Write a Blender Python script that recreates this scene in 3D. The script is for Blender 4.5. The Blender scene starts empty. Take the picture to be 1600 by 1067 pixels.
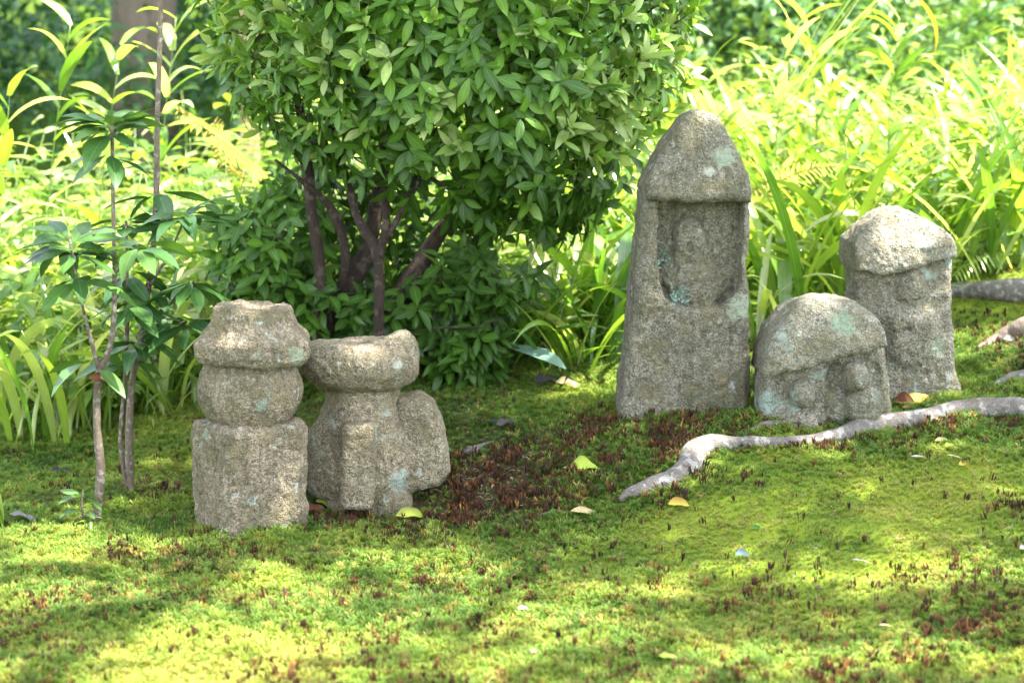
import bpy, math, random
import numpy as np
from mathutils import Vector, Matrix
random.seed(7)
R = np.random.default_rng(11)
SC = bpy.context.scene
COL = SC.collection
rad = math.radians
# ------------------------------------------------------------------ camera
CAMZ, FPX, PITCH = 1.30, 2950.0, rad(9.1)
cam_d = bpy.data.cameras.new('camera'); cam = bpy.data.objects.new('camera', cam_d); COL.objects.link(cam)
cam_d.sensor_width = 36; cam_d.lens = 36*FPX/1600; cam_d.clip_end = 400; cam_d.clip_start = .05
cam.location = (0, 0, CAMZ); cam.rotation_euler = (rad(90)-PITCH, 0, 0)
cam_d.dof.use_dof = True; cam_d.dof.focus_distance = 5.25; cam_d.dof.aperture_fstop = 2.8
SC.camera = cam
# ------------------------------------------------------------------ light
SUN = Vector((0.46, -0.10, 0.88)).normalized()
SUNA = np.array(SUN)
W = bpy.data.worlds.new('World'); SC.world = W; W.use_nodes = True
wn = W.node_tree.nodes; bg = wn['Background']
sky = wn.new('ShaderNodeTexSky'); sky.sky_type = 'NISHITA'; sky.sun_disc = False
sky.sun_elevation = math.asin(SUN.z); sky.sun_rotation = math.atan2(SUN.x, SUN.y)
hs = wn.new('ShaderNodeHueSaturation'); hs.inputs['Saturation'].default_value = .45
W.node_tree.links.new(sky.outputs[0], hs.inputs['Color']); W.node_tree.links.new(hs.outputs[0], bg.inputs[0]); bg.inputs[1].default_value = 0.15
sl = bpy.data.lights.new('sun', 'SUN'); sl.energy = 3.8; sl.angle = rad(.55); sl.color = (1, .95, .86)
so = bpy.data.objects.new('sun', sl); COL.objects.link(so); so.rotation_euler = SUN.to_track_quat('Z', 'Y').to_euler()
SC.view_settings.view_transform = 'Standard'; SC.view_settings.look = 'None'
SC.view_settings.gamma = 1; SC.view_settings.use_curve_mapping = False
SC.view_settings.exposure = 2.85
SC.render.engine = 'CYCLES'
cy = SC.cycles
cy.max_bounces = 7; cy.diffuse_bounces = 4; cy.transmission_bounces = 5; cy.glossy_bounces = 2
cy.use_denoising = True; cy.sample_clamp_indirect = 6; cy.caustics_reflective = False; cy.caustics_refractive = False

# ------------------------------------------------------------------ helpers
fw = np.array((0, math.cos(PITCH), -math.sin(PITCH))); up = np.array((0, math.sin(PITCH), math.cos(PITCH)))
def ray(px, py):
    return fw + np.array((1., 0, 0))*((px-800)/FPX) + up*((533.5-py)/FPX)
def P(px, py, Y):
    d = ray(px, py); t = Y/d[1]
    return np.array((d[0]*t, Y, CAMZ+d[2]*t))
LAT = {}
def vnoise(p, freq, seed=0):
    if seed not in LAT:
        LAT[seed] = np.random.default_rng(seed+100).random((32, 32, 32)).astype(np.float32)
    T = LAT[seed]
    q = np.asarray(p, dtype=np.float32)*freq + 500.
    i = np.floor(q).astype(np.int32); f = q-i; f = f*f*(3-2*f); i &= 31; j = (i+1) & 31
    x0, y0, z0 = i[..., 0], i[..., 1], i[..., 2]; x1, y1, z1 = j[..., 0], j[..., 1], j[..., 2]
    fx, fy, fz = f[..., 0], f[..., 1], f[..., 2]
    a = T[x0, y0, z0]*(1-fx)+T[x1, y0, z0]*fx; b = T[x0, y1, z0]*(1-fx)+T[x1, y1, z0]*fx
    c = T[x0, y0, z1]*(1-fx)+T[x1, y0, z1]*fx; d = T[x0, y1, z1]*(1-fx)+T[x1, y1, z1]*fx
    return ((a*(1-fy)+b*fy)*(1-fz)+(c*(1-fy)+d*fy)*fz)*2-1
# ---- terrain height: thin plate through surveyed points
ctl = [P(385,828,4.86), P(590,806,5.12), P(90,838,4.85), P(1285,655,5.42), P(1070,648,5.47), P(1410,632,5.7), P(1000,778,5.02),
       P(1085,712,5.2), P(1300,694,5.28), P(1600,655,5.4), P(1200,860,4.6), P(1500,790,4.75), P(1550,490,6.45), P(880,612,5.95),
       P(720,640,5.8), P(240,705,5.75), P(90,745,5.6), P(820,760,5.15), P(640,730,5.45), P(800,880,4.65)]
ctl += [np.array(v, dtype=float) for v in [(-1.6,3,-.03),(0,3,-.03),(1.6,3,-.0),(-1.2,3.9,-.01),(0,3.9,-.01),(1.2,3.9,.01),(-2.6,5,.0),(3,5,.3),
       (-3,8,.1),(0,8,.38),(3,8,.75),(-3,11,.35),(0,11,.65),(3,11,1.0),(-4,3,-.05),(4,3,.1),(-6,6,.0),(6,6,.5),(-6,11,.3),(6,11,1.1),(0,1,-.05),(-3,1,-.05),(3,1,0.)]]
ctl = np.array(ctl)
def tps(r): return np.where(r > 1e-9, r*r*np.log(r+1e-12), 0)
_n = len(ctl); _A = np.zeros((_n+3, _n+3)); _r = np.linalg.norm(ctl[:, None, :2]-ctl[None, :, :2], axis=2)
_A[:_n, :_n] = tps(_r)+np.eye(_n)*.02; _A[:_n, _n] = 1; _A[:_n, _n+1:] = ctl[:, :2]; _A[_n, :_n] = 1; _A[_n+1:, :_n] = ctl[:, :2].T
_w = np.linalg.solve(_A, np.concatenate([ctl[:, 2], np.zeros(3)]))
def ground_z(x, y, bumps=True):
    x = np.asarray(x, float); y = np.asarray(y, float)
    xc = np.clip(x, -6, 6); yc = np.clip(y, 1, 11)
    z = _w[_n]+_w[_n+1]*xc+_w[_n+2]*yc
    for i in range(_n):
        z = z+_w[i]*tps(np.hypot(xc-ctl[i, 0], yc-ctl[i, 1]))
    z = z+np.clip(y-11, 0, 14)*.28+np.clip(y-25, 0, 60)*.1
    if bumps:
        q = np.stack([x, y, x*0], -1)
        z = z+.016*vnoise(q, 4.5, 1)+.009*vnoise(q, 12, 2)
    return z
def ground_hit(px, py):
    d = ray(px, py); t = np.linspace(2.5, 12, 500)
    X = d[0]*t; Y = d[1]*t; Z = CAMZ+d[2]*t-ground_z(X, Y)
    k = np.argmax(Z < 0)
    if k == 0: k = 499
    a = Z[k-1]/(Z[k-1]-Z[k]+1e-9); tt = t[k-1]+(t[k]-t[k-1])*a
    x, y = d[0]*tt, d[1]*tt
    return np.array((x, y, float(ground_z(x, y))))

def tag(o, label=None, cat=None, group=None, kind=None):
    if label: o['label'] = label
    if cat: o['category'] = cat
    if group: o['group'] = group
    if kind: o['kind'] = kind
    return o
def empty(name, loc, label, cat, group=None):
    o = bpy.data.objects.new(name, None); COL.objects.link(o); o.location = loc; o.empty_display_size = .05
    return tag(o, label, cat, group)
def mesh_from(name, V, F, mat=None, attr=None, smooth=True):
    """V (n,3); F list of arrays (m,3)/(m,4); attr (n,3) -> colour attribute 'leaf'"""
    me = bpy.data.meshes.new(name)
    V = np.ascontiguousarray(V, dtype=np.float32)
    if isinstance(F, np.ndarray): F = [F]
    F = [np.asarray(f, dtype=np.int32) for f in F if len(f)]
    me.vertices.add(len(V)); me.vertices.foreach_set('co', V.ravel())
    nl = sum(f.size for f in F); npoly = sum(len(f) for f in F)
    me.loops.add(nl); me.loops.foreach_set('vertex_index', np.concatenate([f.ravel() for f in F]))
    me.polygons.add(npoly)
    st = []; s = 0
    for f in F:
        st.append(s+np.arange(len(f))*f.shape[1]); s += f.size
    me.polygons.foreach_set('loop_start', np.concatenate(st).astype(np.int32))
    me.polygons.foreach_set('use_smooth', np.full(npoly, smooth))
    if attr is not None:
        a = me.attributes.new('leaf', 'FLOAT_COLOR', 'POINT')
        c = np.ones((len(V), 4), np.float32); c[:, :3] = attr
        a.data.foreach_set('color', c.ravel())
    me.update(calc_edges=True)
    if mat: me.materials.append(mat)
    return me
def link(name, me, parent=None, M=None):
    o = bpy.data.objects.new(name, me); COL.objects.link(o)
    if parent is not None: o.parent = parent
    if M is not None: o.matrix_basis = M
    return o
def smoothpath(pts, n=6):
    p = np.array(pts, float); p = np.vstack([2*p[0]-p[1], p, 2*p[-1]-p[-2]]); out = []
    for i in range(1, len(p)-2):
        for t in np.linspace(0, 1, n, endpoint=False):
            a, b, c, d = p[i-1], p[i], p[i+1], p[i+2]
            out.append(.5*((2*b)+(-a+c)*t+(2*a-5*b+4*c-d)*t*t+(-a+3*b-3*c+d)*t**3))
    out.append(p[-2]); return np.array(out)
def tube(pts, radii, n=9, smooth=6, rough=0., seed=0):
    """points with radii -> closed tapered tube (V,F)"""
    q = np.hstack([np.array(pts, float), np.array(radii, float)[:, None]])
    q = smoothpath(q, smooth) if smooth > 1 else q
    c, r = q[:, :3], np.maximum(q[:, 3], 1e-4)
    T = np.gradient(c, axis=0); T /= np.linalg.norm(T, axis=1)[:, None]+1e-9
    u = np.cross(T[0], (0.3, 1, .2)); u /= np.linalg.norm(u); V = []
    for i in range(len(c)):
        u = u-T[i]*u.dot(T[i]); u /= np.linalg.norm(u); v = np.cross(T[i], u)
        a = np.arange(n)/n*2*math.pi
        ring = c[i]+(np.cos(a)[:, None]*u+np.sin(a)[:, None]*v)*r[i]
        if rough:
            dd = vnoise(ring, .35/max(r.max(), .003), 3+seed)*rough*r[i]+vnoise(ring, 1.1/max(r.max(), .003), 5)*rough*.4*r[i]
            ring = ring+(ring-c[i])/r[i]*dd[:, None]
        V.append(ring)
    m = len(c); V = np.vstack(V+[c[:1], c[-1:]])
    k = np.arange(n); k2 = (k+1) % n
    F4 = np.vstack([np.stack([i*n+k, i*n+k2, (i+1)*n+k2, (i+1)*n+k], 1) for i in range(m-1)])
    F3 = np.vstack([np.stack([k2, k, np.full(n, m*n)], 1), np.stack([(m-1)*n+k, (m-1)*n+k2, np.full(n, m*n+1)], 1)])
    return V, [F4, F3]
def join_parts(L):
    V = []; F = {3: [], 4: []}; s = 0
    for v, fs in L:
        V.append(v)
        for f in fs: F[f.shape[1]].append(f+s)
        s += len(v)
    return np.vstack(V), [np.vstack(F[k]) for k in (4, 3) if F[k]]
# ---- leaves
def leaf_tmpl(w=.36, segs=5, fold=.12, droop=.25, shape=1.0, wave=0., stalk=.06):
    t = np.linspace(0, 1, segs+1); V = []; A = []
    for i, s in enumerate(t):
        hw = w*.5*max(0., math.sin(math.pi*min(1, s**shape)))**.85 if 0 < i < segs else .012*(1-s)
        y = stalk+s*(1-stalk); z = -droop*s*s
        wv = wave*math.sin(s*9)
        V += [(-hw, y, z+fold*hw*2+wv*hw), (0, y, z), (hw, y, z+fold*hw*2-wv*hw)]
        A += [(0, s, 0), (.5, s, 0), (1, s, 0)]
    F = []
    for i in range(segs):
        a = i*3
        F += [(a, a+1, a+4, a+3), (a+1, a+2, a+5, a+4)]
    return np.array(V), np.array(F), np.array(A)
def small_tmpl(w=.45, droop=.2):
    V = np.array([(0, 0, 0), (-w/2, .45, .06), (0, .5, -.02), (w/2, .45, .06), (0, 1, -droop)])
    return V, np.array([(0, 2, 1), (0, 3, 2), (1, 2, 4), (2, 3, 4)]), np.array([(.5, 0, 0), (0, .45, 0), (.5, .5, 0), (1, .45, 0), (.5, 1, 0)])
def frames(D, N):
    D = D/(np.linalg.norm(D, axis=1)[:, None]+1e-9)
    S = np.cross(D, N); S /= np.linalg.norm(S, axis=1)[:, None]+1e-9
    Z = np.cross(S, D)
    return np.stack([S, D, Z], axis=2)      # columns
def scatter(name, tmpls, pos, D, N, size, tint, mat, parent=None, smooth=True):
    M = frames(D, N); pick = R.integers(0, len(tmpls), len(pos)); Vs = []; Fs = {}; As = []; s = 0
    for k, (V, F, A) in enumerate(tmpls):
        ix = np.where(pick == k)[0]
        if not len(ix): continue
        v = np.einsum('nij,vj->nvi', M[ix], V)*size[ix][:, None, None]+pos[ix][:, None, :]
        a = np.repeat(A[None], len(ix), 0).copy(); a[:, :, 2] = tint[ix][:, None]
        f = F[None]+(s+np.arange(len(ix))*len(V))[:, None, None]
        Vs.append(v.reshape(-1, 3)); As.append(a.reshape(-1, 3)); Fs.setdefault(F.shape[1], []).append(f.reshape(-1, F.shape[1])); s += v.shape[0]*len(V)
    me = mesh_from(name, np.vstack(Vs), [np.vstack(x) for x in Fs.values()], mat, np.vstack(As), smooth)
    return link(name, me, parent)
def M4(M3, pos, s):
    m = Matrix.Identity(4)
    for i in range(3):
        for j in range(3): m[i][j] = float(M3[i, j]*s)
        m[i][3] = float(pos[i])
    return m
def leaf_objects(name, tmpls, pos, D, N, size, tint, mat, parent, ntint=4, bands=None):
    """each leaf an object; mesh data shared between alike leaves"""
    M = frames(D, N); cache = {}; org = np.array(parent.location)
    for i in range(len(pos)):
        k = (int(R.integers(len(tmpls))), int(min(ntint-1, max(0, tint[i])*ntint)))
        if k not in cache:
            V, F, A = tmpls[k[0]]; A = A.copy(); A[:, 2] = (k[1]+.5)/ntint
            cache[k] = mesh_from(name, V, [F], mat, A)
        link(name, cache[k], parent, M4(M[i], pos[i]-org, size[i]))
def blades(bases, az, L, lean, curve, width, tint, segs=8, twist=None, fold=.25):
    n = len(bases); t = np.linspace(0, 1, segs+1)
    th = lean[:, None]+curve[:, None]*t[None]**1.4
    ds = (L/segs)[:, None]
    hx = np.cumsum(np.sin(th)*ds, 1)-np.sin(th[:, :1])*ds; hz = np.cumsum(np.cos(th)*ds, 1)-np.cos(th[:, :1])*ds
    ca, sa = np.cos(az)[:, None], np.sin(az)[:, None]
    C = np.stack([hx*ca, hx*sa, hz], -1)+bases[:, None]
    tw = np.zeros(n) if twist is None else twist
    ang = tw[:, None]*t[None]
    side = np.stack([-sa*np.ones_like(t), ca*np.ones_like(t), 0*hx], -1)
    nrm = np.stack([-np.cos(th)*ca, -np.cos(th)*sa, np.sin(th)], -1)
    S = side*np.cos(ang)[..., None]+nrm*np.sin(ang)[..., None]
    Nn = nrm*np.cos(ang)[..., None]-side*np.sin(ang)[..., None]
    prof = np.minimum(1, (.45+2.2*t))*np.clip((1-t)*2.6, 0, 1)**.75; prof[-1] = .02
    hw = width[:, None]*.5*prof[None]
    V = np.stack([C-S*hw[..., None]+Nn*(fold*hw)[..., None], C, C+S*hw[..., None]+Nn*(fold*hw)[..., None]], 2)   # n,seg,3,3
    A = np.zeros(V.shape); A[:, :, 0, 0] = 0; A[:, :, 1, 0] = .5; A[:, :, 2, 0] = 1; A[..., 1] = t[None, :, None]; A[..., 2] = tint[:, None, None]
    a = np.arange(segs)*3; f = np.concatenate([np.stack([a, a+1, a+4, a+3], 1), np.stack([a+1, a+2, a+5, a+4], 1)])
    F = f[None]+(np.arange(n)*(segs+1)*3)[:, None, None]
    return V.reshape(-1, 3), F.reshape(-1, 4), A.reshape(-1, 3)

# ------------------------------------------------------------------ materials
def newmat(name):
    m = bpy.data.materials.new(name); m.use_nodes = True; nt = m.node_tree; nt.nodes.clear()
    out = nt.nodes.new('ShaderNodeOutputMaterial')
    return m, nt, out
def N_(nt, t, **kw):
    n = nt.nodes.new(t)
    for k, v in kw.items():
        if k.startswith('i_'):
            key = k[2:]; n.inputs[int(key) if key.isdigit() else key.replace('_', ' ')].default_value = v
        else: setattr(n, k, v)
    return n
def ramp(nt, src, stops, interp='LINEAR'):
    r = nt.nodes.new('ShaderNodeValToRGB'); nt.links.new(src, r.inputs[0]); e = r.color_ramp.elements
    r.color_ramp.interpolation = interp
    while len(e) < len(stops): e.new(.5)
    for x, (p, c) in zip(e, stops):
        x.position = p; x.color = (*c, 1) if len(c) == 3 else c
    return r.outputs[0]
def mixc(nt, f, a, b, mode='MIX'):
    m = nt.nodes.new('ShaderNodeMix'); m.data_type = 'RGBA'; m.blend_type = mode
    for i, v in ((0, f), (6, a), (7, b)):
        if hasattr(v, 'links') or hasattr(v, 'is_linked'): nt.links.new(v, m.inputs[i])
        elif i == 0: m.inputs[0].default_value = v
        else: m.inputs[i].default_value = (*v, 1)
    return m.outputs[2]
def mth(nt, op, a, b=None, clamp=False):
    m = nt.nodes.new('ShaderNodeMath'); m.operation = op; m.use_clamp = clamp
    for i, v in ((0, a), (1, b)):
        if v is None: continue
        if hasattr(v, 'is_linked'): nt.links.new(v, m.inputs[i])
        else: m.inputs[i].default_value = v
    return m.outputs[0]
def noise(nt, vec, scale, detail=3, rough=.6):
    n = N_(nt, 'ShaderNodeTexNoise', i_Scale=scale, i_Detail=detail, i_Roughness=rough); nt.links.new(vec, n.inputs['Vector']); return n.outputs['Fac']
def leafmat(name, cols, trans=.4, rough=.45, spec=.35, veins=.25, tcol=(1.25, 1.2, .5), back=None):
    m, nt, out = newmat(name)
    at = N_(nt, 'ShaderNodeAttribute', attribute_name='leaf'); sp = N_(nt, 'ShaderNodeSeparateXYZ'); nt.links.new(at.outputs['Vector'], sp.inputs[0])
    stops = [(i/(len(cols)-1), c) for i, c in enumerate(cols)]
    c = ramp(nt, sp.outputs[2], stops)
    tc = N_(nt, 'ShaderNodeTexCoord'); nz = noise(nt, tc.outputs['Object'], 9, 2)
    c = mixc(nt, mth(nt, 'MULTIPLY', nz, .5), c, tuple(x*.45 for x in cols[0]))
    if veins:
        ac = mth(nt, 'ABSOLUTE', mth(nt, 'SUBTRACT', sp.outputs[0], .5))
        mid = mth(nt, 'LESS_THAN', ac, .035)
        w = mth(nt, 'SINE', mth(nt, 'MULTIPLY', mth(nt, 'SUBTRACT', sp.outputs[1], mth(nt, 'MULTIPLY', ac, .55)), 60.))
        w = mth(nt, 'MULTIPLY', mth(nt, 'GREATER_THAN', w, .8), .45)
        vf = mth(nt, 'MULTIPLY', mth(nt, 'MAXIMUM', mid, w), veins)
        c = mixc(nt, vf, c, tuple(min(1, x*1.9+.03) for x in cols[-1]))
    p = N_(nt, 'ShaderNodeBsdfPrincipled'); p.inputs['Roughness'].default_value = rough; p.inputs['Specular IOR Level'].default_value = spec
    nt.links.new(c, p.inputs['Base Color'])
    tr = N_(nt, 'ShaderNodeBsdfTranslucent'); nt.links.new(mixc(nt, 1., c, tcol, 'MULTIPLY'), tr.inputs[0])
    mx = N_(nt, 'ShaderNodeMixShader'); mx.inputs[0].default_value = trans
    nt.links.new(p.outputs[0], mx.inputs[1]); nt.links.new(tr.outputs[0], mx.inputs[2]); nt.links.new(mx.outputs[0], out.inputs[0])
    return m
def barkmat(name, c1, c2, scale=30, patch=None, patchscale=14, stretch=.25):
    m, nt, out = newmat(name); tc = N_(nt, 'ShaderNodeTexCoord')
    mp = N_(nt, 'ShaderNodeMapping'); nt.links.new(tc.outputs['Object'], mp.inputs[0]); mp.inputs['Scale'].default_value = (1, 1, stretch)
    n = noise(nt, mp.outputs[0], scale, 5, .7); n2 = noise(nt, tc.outputs['Object'], scale*4, 3)
    c = ramp(nt, n, [(.3, c1), (.7, c2)])
    if patch:
        pf = ramp(nt, noise(nt, tc.outputs['Object'], patchscale, 4, .6), [(.54, (0, 0, 0)), (.6, (1, 1, 1))])
        c = mixc(nt, pf, c, patch)
    c = mixc(nt, mth(nt, 'MULTIPLY', n2, .5), c, tuple(x*.4 for x in c1))
    p = N_(nt, 'ShaderNodeBsdfPrincipled'); p.inputs['Roughness'].default_value = .9; nt.links.new(c, p.inputs['Base Color'])
    b = N_(nt, 'ShaderNodeBump'); b.inputs['Strength'].default_value = 1.; b.inputs['Distance'].default_value = .014
    nt.links.new(mth(nt, 'ADD', n, mth(nt, 'MULTIPLY', n2, .4)), b.inputs['Height']); nt.links.new(b.outputs[0], p.inputs['Normal'])
    nt.links.new(p.outputs[0], out.inputs[0]); return m
def stonemat(name, tone=(.36, .32, .25), dark=.45, spots=(), lich=.58, whiten=.0):
    """granite: coarse grains, dark algae film, pale blue-green lichen; spots = (x,y,z,r,colour) in metres, local"""
    m, nt, out = newmat(name); tc = N_(nt, 'ShaderNodeTexCoord'); ob = tc.outputs['Object']
    v = N_(nt, 'ShaderNodeTexVoronoi', i_Scale=270.); nt.links.new(ob, v.inputs['Vector'])
    v2 = N_(nt, 'ShaderNodeTexVoronoi', i_Scale=95.); nt.links.new(ob, v2.inputs['Vector'])
    s1 = N_(nt, 'ShaderNodeSeparateColor'); nt.links.new(v.outputs['Color'], s1.inputs[0])
    s2 = N_(nt, 'ShaderNodeSeparateColor'); nt.links.new(v2.outputs['Color'], s2.inputs[0])
    t = tuple(x*.9 for x in tone)
    g = ramp(nt, s1.outputs[0], [(0, (t[0]*.25, t[1]*.24, t[2]*.2)), (.25, (t[0]*.58, t[1]*.56, t[2]*.5)), (.6, t), (.85, (t[0]*1.35, t[1]*1.35, t[2]*1.35)), (1, (t[0]*1.9, t[1]*1.95, t[2]*2.0))])
    g2 = ramp(nt, s2.outputs[1], [(0, (t[0]*.35, t[1]*.33, t[2]*.26)), (.5, t), (1, (t[0]*1.35, t[1]*1.3, t[2]*1.15))])
    c = mixc(nt, .4, g, g2)
    big = noise(nt, ob, 8, 5, .68)
    c = mixc(nt, mth(nt, 'MULTIPLY', ramp(nt, big, [(.42, (0, 0, 0)), (.6, (1, 1, 1))]), dark), c, (.06, .058, .03))
    mp = N_(nt, 'ShaderNodeMapping'); nt.links.new(ob, mp.inputs[0]); mp.inputs['Scale'].default_value = (1, 1, .12)
    stk = noise(nt, mp.outputs[0], 34, 4, .65)
    c = mixc(nt, mth(nt, 'MULTIPLY', ramp(nt, stk, [(.5, (0, 0, 0)), (.66, (1, 1, 1))]), dark*.9), c, (.055, .05, .028))
    grn = noise(nt, ob, 5.5, 4, .7)
    c = mixc(nt, mth(nt, 'MULTIPLY', ramp(nt, grn, [(.5, (0, 0, 0)), (.7, (1, 1, 1))]), dark*.7), c, (.10, .12, .045))
    ochre = noise(nt, ob, 16, 3, .6)
    c = mixc(nt, mth(nt, 'MULTIPLY', ramp(nt, ochre, [(.5, (0, 0, 0)), (.72, (1, 1, 1))]), .35), c, (.34, .27, .13))
    spl = noise(nt, ob, 60, 3, .6)
    c = mixc(nt, mth(nt, 'MULTIPLY', ramp(nt, spl, [(.5, (0, 0, 0)), (.62, (1, 1, 1))]), .32), c, (t[0]*.28, t[1]*.27, t[2]*.2))
    ln = noise(nt, ob, 13, 6, .72)
    c = mixc(nt, mth(nt, 'MULTIPLY', ramp(nt, ln, [(lich, (0, 0, 0)), (lich+.05, (1, 1, 1))]), .55), c, (.30, .40, .34))
    wl = noise(nt, ob, 26, 5, .7)
    c = mixc(nt, mth(nt, 'MULTIPLY', ramp(nt, wl, [(.6, (0, 0, 0)), (.66, (1, 1, 1))]), .45+whiten), c, (.55, .53, .47))
    wrp = N_(nt, 'ShaderNodeTexNoise', i_Scale=55., i_Detail=4.); nt.links.new(ob, wrp.inputs['Vector'])
    hsum = None
    for (x, y, z, r, colr) in spots:
        d = N_(nt, 'ShaderNodeVectorMath', operation='DISTANCE'); nt.links.new(ob, d.inputs[0]); d.inputs[1].default_value = (x, y, z)
        dd = mth(nt, 'ADD', d.outputs['Value'], mth(nt, 'MULTIPLY', mth(nt, 'SUBTRACT', wrp.outputs['Fac'], .5), r*1.5))
        f = ramp(nt, mth(nt, 'DIVIDE', dd, r), [(.6, (1, 1, 1)), (1.0, (0, 0, 0))])
        f = mth(nt, 'MULTIPLY', f, ramp(nt, spl, [(.3, (.9, .9, .9)), (.6, (.55, .55, .55))])); c = mixc(nt, f, c, colr)
        hsum = f if hsum is None else mth(nt, 'ADD', hsum, f)
    p = N_(nt, 'ShaderNodeBsdfPrincipled'); p.inputs['Roughness'].default_value = .88; p.inputs['Specular IOR Level'].default_value = .25
    nt.links.new(c, p.inputs['Base Color'])
    h = mth(nt, 'ADD', mth(nt, 'MULTIPLY', v.outputs['Distance'], .5), mth(nt, 'MULTIPLY', noise(nt, ob, 120, 4, .7), 1.1))
    h = mth(nt, 'ADD', h, mth(nt, 'MULTIPLY', s1.outputs[0], .35)); h = mth(nt, 'ADD', h, mth(nt, 'MULTIPLY', spl, 1.2))
    if hsum is not None: h = mth(nt, 'ADD', h, mth(nt, 'MULTIPLY', hsum, .5))
    b = N_(nt, 'ShaderNodeBump'); b.inputs['Strength'].default_value = 1.; b.inputs['Distance'].default_value = .0085
    nt.links.new(h, b.inputs['Height']); nt.links.new(b.outputs[0], p.inputs['Normal']); nt.links.new(p.outputs[0], out.inputs[0])
    return m

M_bush = leafmat('shrub_leaf', [(.030, .09, .008), (.08, .205, .014), (.18, .36, .03), (.50, .60, .24)], .42, .42, .4, .1)
M_dark = leafmat('glossy_dark_leaf', [(.035, .10, .03), (.06, .15, .035), (.11, .22, .045)], .3, .3, .5, .25)
M_under = leafmat('undergrowth_leaf', [(.045, .13, .02), (.12, .26, .035), (.28, .43, .06), (.60, .65, .30)], .46, .3, .8, .12, (1.25, 1.2, .5))
M_strap = leafmat('strap_leaf', [(.06, .17, .02), (.16, .33, .035), (.36, .51, .06), (.74, .76, .42)], .52, .24, 1.0, .08, (1.25, 1.2, .5))
M_canopy = leafmat('canopy_leaf', [(.03, .09, .015), (.06, .15, .025), (.09, .2, .03)], .35, .45, .3, 0)
M_far = leafmat('far_leaf', [(.03, .09, .03), (.06, .16, .05), (.14, .27, .07), (.32, .44, .13)], .35, .4, .4, 0)
M_yfern = leafmat('yellow_fern_leaf', [(.30, .26, .04), (.45, .36, .06)], .4, .5, .3, 0)
M_blue = leafmat('bluish_leaf', [(.30, .48, .38), (.36, .55, .45)], .3, .35, .6, .1, (1, 1, .8))
M_bark = barkmat('shrub_bark', (.016, .009, .006), (.06, .034, .02), 38, (.09, .065, .045), 30)
M_tbark = barkmat('tree_bark', (.10, .075, .055), (.22, .17, .13), 9)
M_obark = barkmat('ochre_bark', (.28, .19, .09), (.4, .3, .15), 18)
M_sbark = barkmat('sapling_bark', (.12, .085, .055), (.27, .21, .15), 60, (.36, .33, .28), 60, .4)
M_root = barkmat('root_bark', (.12, .10, .085), (.31, .275, .235), 55, (.46, .44, .40), 34, 1)

# ------------------------------------------------------------------ the ground
def axis(lo, hi, step, far_lo, far_hi, g=1.25):
    a = list(np.arange(lo, hi+1e-6, step)); s = step
    while a[-1] < far_hi: s *= g; a.append(a[-1]+s)
    s = step
    while a[0] > far_lo: s *= g; a.insert(0, a[0]-s)
    return np.array(a)
xs = axis(-2.6, 3.2, .03, -90, 90); ys = axis(3.0, 7.2, .03, -40, 110)
GX, GY = np.meshgrid(xs, ys, indexing='ij')
def blob(X, Y, px, py, rx, ry):
    c = ground_hit(px, py); d = ((X-c[0])/rx)**2+((Y-c[1])/ry)**2
    return np.exp(-d)
def zones(X, Y):
    q = np.stack([X, Y, X*0], -1)
    n1, n2 = vnoise(q, 6, 21), vnoise(q, 18, 22)
    soil = sum(w*blob(X, Y, *b) for w, b in [(1., (760, 775, .22, .2)), (.9, (640, 790, .22, .15)), (.8, (250, 760, .14, .2)), (.75, (800, 690, .3, .16)),
              (.6, (700, 650, .2, .2)), (.8, (520, 770, .15, .2)), (.45, (120, 765, .3, .15)), (.8, (1590, 530, .12, .25)), (.6, (560,650,.3,.3)), (.5,(300,900,.12,.12))])
    carpet = sum(w*blob(X, Y, *b) for w, b in [(1., (1260, 790, .42, .33)), (.95, (1400, 830, .4, .3)), (.9, (1130, 880, .35, .25)), (.5, (260, 690, .3, .3)),
              (.8, (1520, 740, .3, .2)), (.9, (1540, 470, .4, .4)), (.8, (900, 620, .3, .25)), (.7, (300, 1062, .35, .08)),(.5,(1250,980,.5,.15))])
    stalk = sum(w*blob(X, Y, *b) for w, b in [(1.4, (1000, 655, .24, .18)), (1.1, (920, 700, .34, .18)), (.9, (830, 740, .25, .2)), (.8, (640, 830, .2, .08)), (1.1, (760, 725, .1, .1)), (.9, (700, 830, .24, .12)), (.9, (880, 760, .2, .12)),
              (.9, (1080, 760, .1, .12)), (1.0, (1340, 694, .2, .05)), (1.0, (1480, 665, .22, .05)), (.8, (1570, 785, .12, .14)), (.8, (260, 868, .15, .1)), (.7, (50, 965, .14, .12)),
              (.6, (880, 900, .3, .12)), (.5, (1250, 930, .3, .1)), (.7, (1000, 790, .15, .1)), (.55, (1500, 960, .3, .2)), (.5, (560, 930, .3, .1)), (.7, (1560, 540, .1, .3)), (.6, (1120, 655, .2, .08)),
              (.5, (1180, 1050, .4, .1)), (.5, (700, 1000, .4, .12))])
    soil = np.clip(soil+.25*n1+.2*n2, 0, 1); carpet = np.clip(carpet+.3*n1, 0, 1)
    stalk = np.clip(stalk*.9+.12+.16*np.clip((5.0-Y), 0, 1)+.25*vnoise(q, 9, 23), 0.02, 1.3)
    return soil, carpet, stalk
soil, carpet, stalk = zones(GX, GY)
GZ = ground_z(GX, GY)-.004
nx, ny = GX.shape
ii = (np.arange(nx-1)[:, None]*ny+np.arange(ny-1)[None]).ravel()
gF = np.stack([ii, ii+ny, ii+ny+1, ii+1], 1)
mg, nt, out = newmat('mossy_ground')
at = N_(nt, 'ShaderNodeAttribute', attribute_name='leaf'); sp = N_(nt, 'ShaderNodeSeparateXYZ'); nt.links.new(at.outputs['Vector'], sp.inputs[0])
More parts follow.
